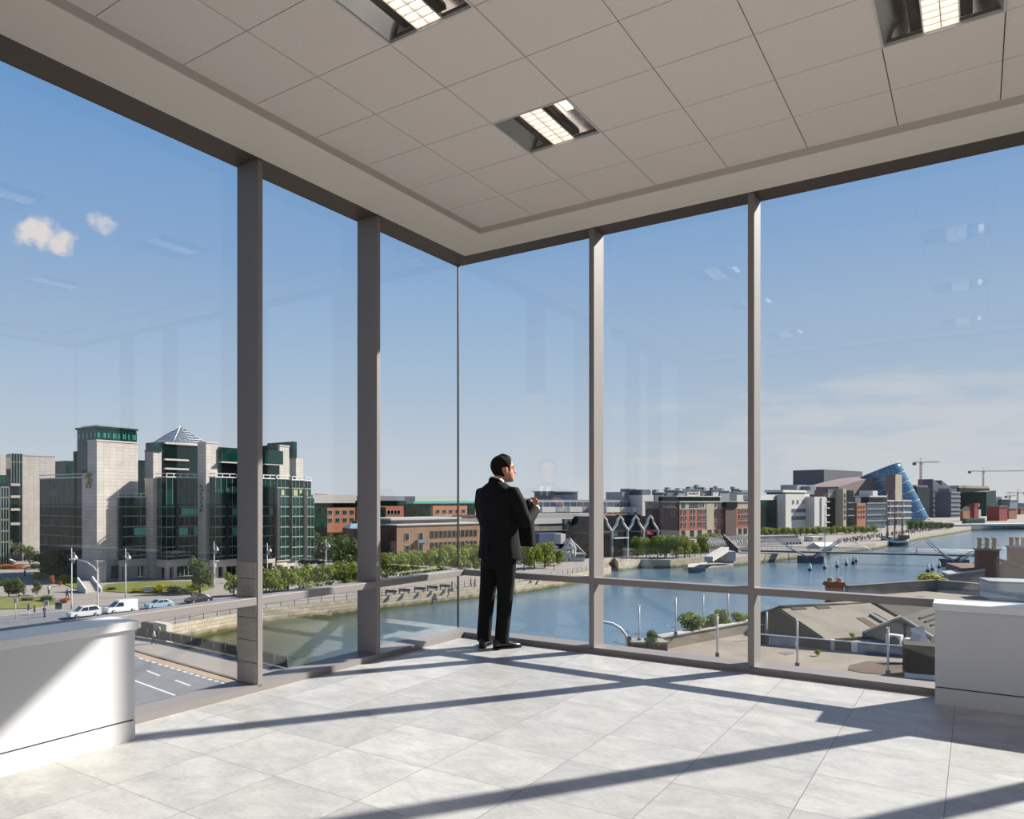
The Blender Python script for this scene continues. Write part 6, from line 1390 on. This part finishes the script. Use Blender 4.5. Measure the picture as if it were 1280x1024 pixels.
def flat_roof():
    A, B = rp_(826, 813), rp_(938, 791); nearL, nearR = rp_(822, 850), rp_(1300, 900); farR = rp_(1300, 800)
    farM = rp_(960, 796)
    t = thing('flat_roof', 'pale dusty flat roof with white poles below the window sill', 'roof', tuple(A)); b = A
    pts = [A, nearL + (nearL - A) * .3, nearR, farR, rp_(1060, 790), B]
    MB().prism([(p.x - b.x, p.y - b.y) for p in pts], GZ - RZ, 0, 0).build('deck', M_bit, t)
    d = (B - A); k = Vector((-d.y, d.x, 0)).normalized(); d2 = d + d.normalized() * .3
    mb = MB(); mb.prism([(0, 0), (d2.x, d2.y), (d2.x + k.x * .45, d2.y + k.y * .45), (k.x * .45, k.y * .45)], GZ - RZ, .82); mb.build('parapet', M_bit, t)
    mb = MB(); e = d2 ; mb.prism([(-k.x * .08, -k.y * .08), (e.x - k.x * .08, e.y - k.y * .08), (e.x + k.x * .55, e.y + k.y * .55), (k.x * .55, k.y * .55)], .82, .92); mb.build('coping', M_roofw, t)
    q = [rp_(*p) for p in ((1062, 832), (1085, 827), (1140, 829), (1160, 838), (1140, 846), (1080, 842), (1060, 838))]
    MB().prism([(p.x - b.x, p.y - b.y) for p in q], 0, .03).build('dirt_patch', M_dirt, t)
    q = [rp_(*p) for p in ((972, 816), (985, 815), (994, 817), (982, 819.5))]; MB().prism([(p.x - b.x, p.y - b.y) for p in q], 0, .02).build('stain', M_kerb, t)
    return t
flat_roof()
def shed():
    R0, R1 = rp_(975, 760, 8.1), rp_(1085, 753, 8.1); r = (R1 - R0); r.z = 0; L_ = r.length; r.normalize(); w = Vector((r.y, -r.x, 0))
    t = thing('shed', 'long grey sheeted shed with a dark gable end beyond the flat roof', 'shed', (R0.x, R0.y, RZ), math.atan2(r.y, r.x))
    hz = R0.z - RZ; ez = EYE - 9.66 - RZ; W2 = 3.97; W3 = 4.9; e3 = hz - (hz - ez) * W3 / W2
    MB().extr([Vector((0, -W2, -7)), Vector((0, W3, -7)), Vector((0, W3, e3)), Vector((0, 0, hz - .1)), Vector((0, -W2, ez - .1))], (L_, 0, 0)).build('wall', M_gab, t)
    for s, wv, ze, nm in ((-1, W2 + .25, ez - (.25 * (hz - ez) / W2), 'roof_slope'), (1, W3 + .2, e3 - .1, 'roof_slope')):
        mb = MB(); mb.add([Vector((-.2, 0, hz)), Vector((L_ + .1, 0, hz)), Vector((L_ + .1, s * wv, ze)), Vector((-.2, s * wv, ze)), Vector((-.2, 0, hz - .12)), Vector((L_ + .1, 0, hz - .12)), Vector((L_ + .1, s * wv, ze - .12)), Vector((-.2, s * wv, ze - .12))], [(0, 1, 2, 3), (7, 6, 5, 4), (0, 4, 5, 1), (1, 5, 6, 2), (2, 6, 7, 3), (3, 7, 4, 0)])
        g = mb.build(nm, M_asb if s < 0 else M_slate, t)
        if s < 0:
            sl = (ze - hz) / wv
            def patch(x0, x1, y0, y1, m, name, h=.05): 
                q = MB(); q.add([Vector((x, -y, hz + sl * y + dz)) for dz in (-.01, h) for x, y in ((x0, y0), (x1, y0), (x1, y1), (x0, y1))], [(4, 5, 6, 7), (0, 1, 5, 4), (1, 2, 6, 5), (2, 3, 7, 6), (3, 0, 4, 7)]); q.build(name, m, g)
            patch(.9, 2.2, .06, .45, M_slate, 'ridge_patch'); patch(3.3, 4.6, .06, .5, M_slate, 'ridge_patch')
            patch(5.4, 6.2, 2.0, 3.3, M_dirt, 'rust_patch', .03); patch(7.0, 7.6, 1.8, 3.6, M_ductd, 'skylight', .16); patch(7.6, 7.72, 1.7, 3.7, M_concr, 'skylight_kerb', .2)
    MB().tube([(-.1, 0, hz + .06), (L_, 0, hz + .06)], .12, 6).build('ridge_cap', M_asb, t)
    mb = MB(); mb.tube([(-.22, -W2, ez), (-.22, 0, hz + .05), (-.22, W3, e3)], .07, 4); mb.build('verge', M_slate, t)
    return t
shed()
def shed_two():
    A = rp_(1127, 771, 8.2); g = Vector((.66, -.75, 0)).normalized()
    t = thing('shed', 'pale gabled shed with cooling units on its wall, beside the cabinet', 'shed', (A.x, A.y, RZ), math.atan2(g.y, g.x)); hz = A.z - RZ; w = 3.3; ez = hz - 2.0; L_ = 9
    MB().extr([Vector((-w, 0, -6)), Vector((w, 0, -6)), Vector((w, 0, ez)), Vector((0, 0, hz - .1)), Vector((-w, 0, ez))], (0, L_, 0)).build('wall', M_concr, t)
    for s, m in ((-1, M_asb), (1, M_slate)):
        mb = MB(); x = s * (w + .2); z = ez - .12
        mb.add([Vector((0, -.2, hz)), Vector((0, L_, hz)), Vector((x, L_, z)), Vector((x, -.2, z)), Vector((0, -.2, hz - .14)), Vector((0, L_, hz - .14)), Vector((x, L_, z - .14)), Vector((x, -.2, z - .14))], [(0, 1, 2, 3), (7, 6, 5, 4), (0, 4, 5, 1), (1, 5, 6, 2), (2, 6, 7, 3), (3, 7, 4, 0)]); mb.build('roof_slope', m, t)
        mb = MB(); mb.tube([(x, -.25, z), (0, -.25, hz + .02)], .11, 4); mb.build('verge', M_roofw, t)
    mb = MB()
    for k in range(6): mb.box(.5 + k * .35, .6 + k * .35, 2.0, 6.0, hz - (.5 + k * .35) * .6, hz - (.5 + k * .35) * .6 + .12)
    mb.build('roof_louvre', M_ductd, t); MB().box(.15, .3, -.12, 0, -1, hz - .5).build('downpipe', M_ductd, t)
    t2 = thing('slate_roof_house', 'dark slate roofed house behind the sheds below the transom', 'house', tuple(ray(1120, 800, 66)), .35); t2.location.z = RZ
    hz = 1.65
    MB().extr([Vector((-3, -4, -7)), Vector((3.2, -4, -7)), Vector((3.2, -4, .0)), Vector((-3, -4, .0))], (0, 8, 0)).build('wall', M_gab, t2)
    MB().extr([Vector((-3.1, -4.3, -.1)), Vector((-3.1, 0, hz)), Vector((-3.1, 4.3, -.1))], (6.4, 0, 0)).build('roof', M_slate, t2)
shed_two()
def trough():
    P0, P1 = rp_(951, 793, 9.35), rp_(1140, 808.5, 9.35); d = P1 - P0; L_ = d.length
    t = thing('roof_trough', 'long metal trough on short legs along the flat roof, part black part blue grey', 'trough', (P0.x, P0.y, P0.z - .62), math.atan2(d.y, d.x))
    segs = ((0, .06, M_ductd), (.065, .245, M_duct), (.25, .5, M_ductd), (.505, .62, M_ductd), (.64, 1.0, M_duct))
    for a, c, m in segs: MB().box(a * L_, c * L_, -.14, .14, 0, .60).build('panel', m, t)
    MB().box(0, L_, -.18, .18, .6, .635).build('top_flange', M_duct, t); MB().box(.485 * L_, .512 * L_, -.2, .2, -.1, .66).build('joint_collar', M_roofw, t); MB().box(.62 * L_, .66 * L_, -.2, .16, -.02, .62).build('joint_collar', M_pole, t)
    for k in range(7): x = L_ * (.04 + .15 * k); MB().box(x, x + .1, -.1, .1, -.45, 0).build('leg', M_ductd, t)
trough()
def unit(px, yb, lab, s=1.0):
    p = rp_(px, yb, 9.9); t = thing('cooling_unit', lab, 'air conditioner', (p.x, p.y, RZ), math.atan2(-.75, .66)); 
    MB().box(-.45*s, .45*s, -.3, .3, .25, 1.1*s).build('casing', M_cwhite, t, bevel=.03); mb = MB(); n = 16
    mb.loft([[Vector((.05 + r_ * math.cos(2*math.pi*k/n), y, .68*s + r_ * math.sin(2*math.pi*k/n))) for k in range(n)] for r_, y in ((.33*s, -.3), (.33*s, -.33), (.28*s, -.33))]); mb.build('fan_grille', M_ductd, t)
    for x in (-.4*s, .3*s): MB().box(x, x + .1, -.3, .3, 0, .25).build('foot', M_ductd, t)
unit(1118, 812, 'white cooling unit against the gable of the second shed, nearer the white pole'); unit(1139, 813, 'smaller white cooling unit beside the heap of sheeting', .8)
p = rp_(1152, 812, 9.2); t = thing('sheet_heap', 'heap of pale torn sheeting leaning on the brown brick box', 'sheeting', (p.x, p.y, p.z), -.5)
for k, (x, z, w, h, a) in enumerate(((-.5, 0, .5, 1.0, .3), (.1, .1, .7, 1.3, -.25), (.5, 0, .5, .9, .5), (-.1, .4, .9, .5, .9))):
    M = Matrix.Translation((x, .1 * k, z)) @ Matrix.Rotation(a, 4, 'Y') @ Matrix.Rotation(-.35, 4, 'X'); MB().box(-w/2, w/2, -.03, .03, 0, h, 0, M).build('sheet', M_pole if k % 2 else M_roofw, t)
p = rp_(1150, 846); t = thing('brick_box', 'square brown brick box standing on the flat roof by the cabinet', 'brick box', (p.x, p.y, RZ), -.45); MB().box(-.75, 1.2, -.5, .8, 0, 1.75).build('wall', M_gab, t); MB().box(-.8, 1.25, -.55, .85, 1.75, 1.85).build('cap', M_slate, t); MB().box(-.8, 1.25, -.58, -.48, 0, .25).build('plinth', M_pole, t)
PL = [(798.8, 804, 758, 9.2, 'first white pole along the parapet, beside the weedy bush'), (844.5, 795, 748, 9.2, 'second white pole along the parapet, before the open river'), (879, 787.5, 744.5, 9.2, 'third white pole along the parapet, among the green bushes'), (910, 780.5, 741, 9.2, 'fourth white pole along the parapet, nearest the third window post'),
      (896.5, 822, 769.5, 10, 'white pole standing forward on the flat roof below the parapet'), (958.5, 792, 766, 9.6, 'short white pole in front of the dark gable end'), (996.5, 835, 776, 10, 'tall white pole on the flat roof before the sheeted shed'), (1110, 844.5, 786, 10, 'tall white pole on the flat roof beside the cooling units')]
for px, yb, yt, d, lab in PL:
    p = rp_(px, yb, d); s = p.y / FPX; t = thing('white_pole', lab, 'pole', tuple(p), 0, 'white poles on the roof'); H = (yb - yt) * s
    MB().tube([(0, 0, 0), (0, 0, H)], .06, 8).build('shaft', M_pole, t); MB().tube([(0, 0, H), (0, 0, H + .06)], .085, 8).build('cap', M_pole, t); MB().box(-.09, .09, -.09, .09, 0, .3).build('base', M_kerb, t)
    if yb < 806: MB().tube([(0, 0, .55), (-.7, -.15, .7), (-.85, -.2, .85)], .025, 5).build('hook', M_steel, t)
p = rp_(784, 808, 9.4); t = thing('swan_neck_pole', 'white swan necked pole curving out over the river beside the second bay of glass', 'pole', tuple(p)); s = p.y / FPX
MB().tube([(0, 0, -4), (0, 0, .2), (-2 * s, 0, 14 * s), (-8 * s, 0, 22 * s), (-18 * s, 0, 28 * s), (-32 * s, 0, 31 * s), (-40 * s, 0, 31.5 * s)], .09, 8).build('tube', M_pole, t); MB().tube([(-.2, 0, 3 * s), (-17 * s, 0, 6 * s)], .03, 5).build('stay', M_steel, t)
for k, px in enumerate((787.5, 790.5)):
    p = rp_(px, 808, 9.4); t = thing('timber_post', ('dark leaning timber post beside the swan necked pole', 'second dark timber post leaning next to the first')[k], 'post', tuple(p)); MB().tube([(0, 0, -3), (-.15, 0, .6)], .1, 6).build('shaft', M_bark, t); MB().tube([(-.15, 0, .6), (-.16, 0, .66)], .12, 6).build('cap', M_kerb, t)
p = rp_(819, 812, 9.6); t = thing('brick_stub', 'low broken brick wall end covered with weeds at the start of the parapet', 'wall', (p.x, p.y, GZ)); MB().box(-1.6, .6, -.6, .6, 0, RZ - GZ + .9).build('wall', M_brickc, t); MB().box(-1.7, .65, -.7, .7, RZ - GZ + .9, RZ - GZ + 1.0).build('coping', M_concr, t)
plant('weed_bush', 'weedy bush growing over the broken brick wall end', 'shrub', 814, 812, 783, 24, 'bush', M_leafd, Z=rp_(814, 812, 9.2).y)
for k, (px, yb, yt, w, lab) in enumerate(((866, 792, 761, 40, 'large green bush behind the parapet, beside the third white pole'), (888, 788, 762, 26, 'green bush between the third and fourth white poles'), (904, 784, 757, 26, 'green bush behind the fourth white pole'), (926, 781, 763, 28, 'green bush behind the parapet nearest the third window post'), (955, 775, 760, 18, 'small bush behind the dark gable end'))):
    q = rp_(px, yb, 9.2); plant('roof_bush', lab, 'shrub', px, yb, yt, w, 'bush', M_leaf, Z=q.y + 1.2)
plant('weed_tuft', 'small yellow green weed tuft at the corner of the shed roof', 'weed', 1066, 797, 790, 9, 'bush', M_leafy, Z=rp_(1066, 797, 9.2).y); plant('weed_tuft', 'yellow weed tuft growing on the flat roof beside the tall pole', 'weed', 1022, 820, 811, 8, 'bush', M_leafy, Z=rp_(1022, 820, 10).y)
plant('weed_tuft', 'yellow grass tuft on the upper flat roof by its corner', 'weed', 1176, 737, 733, 14, 'bush', M_leafy, Z=rp_(1176, 737, 10).y); plant('roof_bush', 'grassy green bush beyond the corner of the upper flat roof', 'shrub', 1166, 729, 714, 46, 'bush', M_leafy, Z=92)
# upper flat roof with parapets
K = rp_(1170, 738); A = rp_(1060, 746.5); B = rp_(1262, 747)
t = thing('flat_roof', 'upper pale flat roof with stained parapets beyond the cabinet', 'roof', tuple(K)); a, c = A - K, B - K
MB().prism([(0, 0), (a.x, a.y), (a.x + c.x * 1.2, a.y + c.y * 1.2 - 6), (c.x * 1.3, c.y * 1.3)], GZ - RZ, 0).build('deck', M_bit, t)
for v, m in ((a, M_concr), (c, M_concr)):
    k = Vector((-v.y, v.x, 0)).normalized() * (.4 if v is c else -.4); MB().prism([(0, 0), (v.x, v.y), (v.x + k.x, v.y + k.y), (k.x, k.y)], GZ - RZ, 1.05).build('parapet', m, t); k2 = k * 1.3; MB().prism([(-k.x*.2, -k.y*.2), (v.x - k.x*.2, v.y - k.y*.2), (v.x + k2.x, v.y + k2.y), (k2.x, k2.y)], 1.05, 1.17).build('coping', M_kerb if v is a else M_asb, t)
p = rp_(1268, 750); t = thing('roof_box', 'white rooftop plant box at the edge of the upper flat roof', 'plant box', (p.x, p.y, RZ), -.4); MB().box(-2.2, 4, -1, 3, 0, 1.75).build('casing', M_cwhite, t); MB().box(-2.3, 4, -1.1, 3, 1.75, 1.9).build('lid', M_steel, t)
def chimney(px0, px1, ycap, ybot, Z, pots, lab, ptop, m=M_brickc):
    p = ray((px0 + px1) / 2, ybot, Z); s = Z / FPX; w = (px1 - px0) * s; h = (ybot - ycap) * s
    t = thing('chimney_stack', lab, 'chimney', tuple(p), R(-24)); w *= .78
    MB().box(-w/2, w/2, -w*.32, w*.32, 0, h).build('stack', m, t); MB().box(-w/2 - .12, w/2 + .12, -w*.32 - .12, w*.32 + .12, h - .1, h + .16).build('cap', M_concr, t)
    ph = (ycap - ptop) * s - .16
    for k in range(pots): x = -w/2 + w * (k + .5) / pots; mb = MB(); mb.lathe([(.3, 0), (.26, .1), (.23, ph * .8), (.29, ph * .85), (.27, ph), (.18, ph)], 12, 0, (x, 0, h + .16)); mb.build('chimney_pot', M_pot, t)
    return t
chimney(1219, 1248, 687, 731, 98, 3, 'broad brick chimney stack with three buff pots beside the brick gable', 672); chimney(1260, 1290, 684, 712, 106, 4, 'second brick chimney stack with dark pots at the edge of the picture', 671.5)
def brick_house():
    p = ray(1252, 731, 97); t = thing('brick_house', 'dark brick gabled house with a tan roof slope below the chimneys', 'house', (p.x, p.y, RZ - 1), R(-24)); s = 97 / FPX; z0 = p.z - t.location.z; ax = (1257 - 1252) * s; az = (731 - 702) * s + z0
    MB().extr([Vector((-4.2, 0, -8)), Vector((6.5, 0, -8)), Vector((6.5, 0, az - 2.9)), Vector((ax, 0, az)), Vector((-1.2, 0, az - .9)), Vector((-4.2, 0, az - 1.0))], (0, 9, 0)).build('wall', M_brickc, t)
    mb = MB(); mb.add([Vector((ax, -.15, az + .02)), Vector((ax, 9, az + .02)), Vector((7, 9, az - 3.0)), Vector((7, -.15, az - 3.0)), Vector((ax, -.15, az + .16)), Vector((ax, 9, az + .16)), Vector((7, 9, az - 2.86)), Vector((7, -.15, az - 2.86))], [(3, 2, 1, 0), (4, 5, 6, 7), (0, 1, 5, 4), (1, 2, 6, 5), (2, 3, 7, 6), (3, 0, 4, 7)]); mb.build('roof_slope', M_bricko, t)
    p = ray(1205, 731, 98); t = thing('lean_to', 'pale broken lean-to roof beside the broad chimney stack', 'lean-to', (p.x, p.y, RZ), R(-24)); z0 = p.z - RZ
    MB().extr([Vector((-1.6, 0, -6)), Vector((2.2, 0, -6)), Vector((2.2, 0, z0 + 1.9)), Vector((-1.6, 0, z0 + 1.1))], (0, 4, 0)).build('wall', M_concr, t); MB().extr([Vector((-1.7, -.3, z0 + 1.1)), Vector((2.2, -.3, z0 + 1.9)), Vector((2.2, -.3, z0 + 2.1)), Vector((-1.7, -.3, z0 + 1.3))], (0, 4.4, 0)).build('roof', M_roofw, t)
brick_house()
p = ray(1043, 741, 62); t = thing('chimney_stack', 'small corbelled red chimney stack with two pots rising behind the transom', 'chimney', tuple(p), R(-20)); s = 62 / FPX
MB().box(-.62, .62, -.4, .4, -1.5, 10 * s).build('stack', M_terra, t); MB().box(-.78, .78, -.55, .55, 9 * s, 11.5 * s).build('lower_corbel', M_terra, t); MB().box(-.7, .7, -.48, .48, 11.5 * s, 14 * s).build('cap', M_terra, t)
for x in (-.33, .33): mb = MB(); mb.lathe([(.2, 0), (.19, .3), (.15, .33)], 10, 0, (x, 0, 14 * s)); mb.build('chimney_pot', M_pot, t)
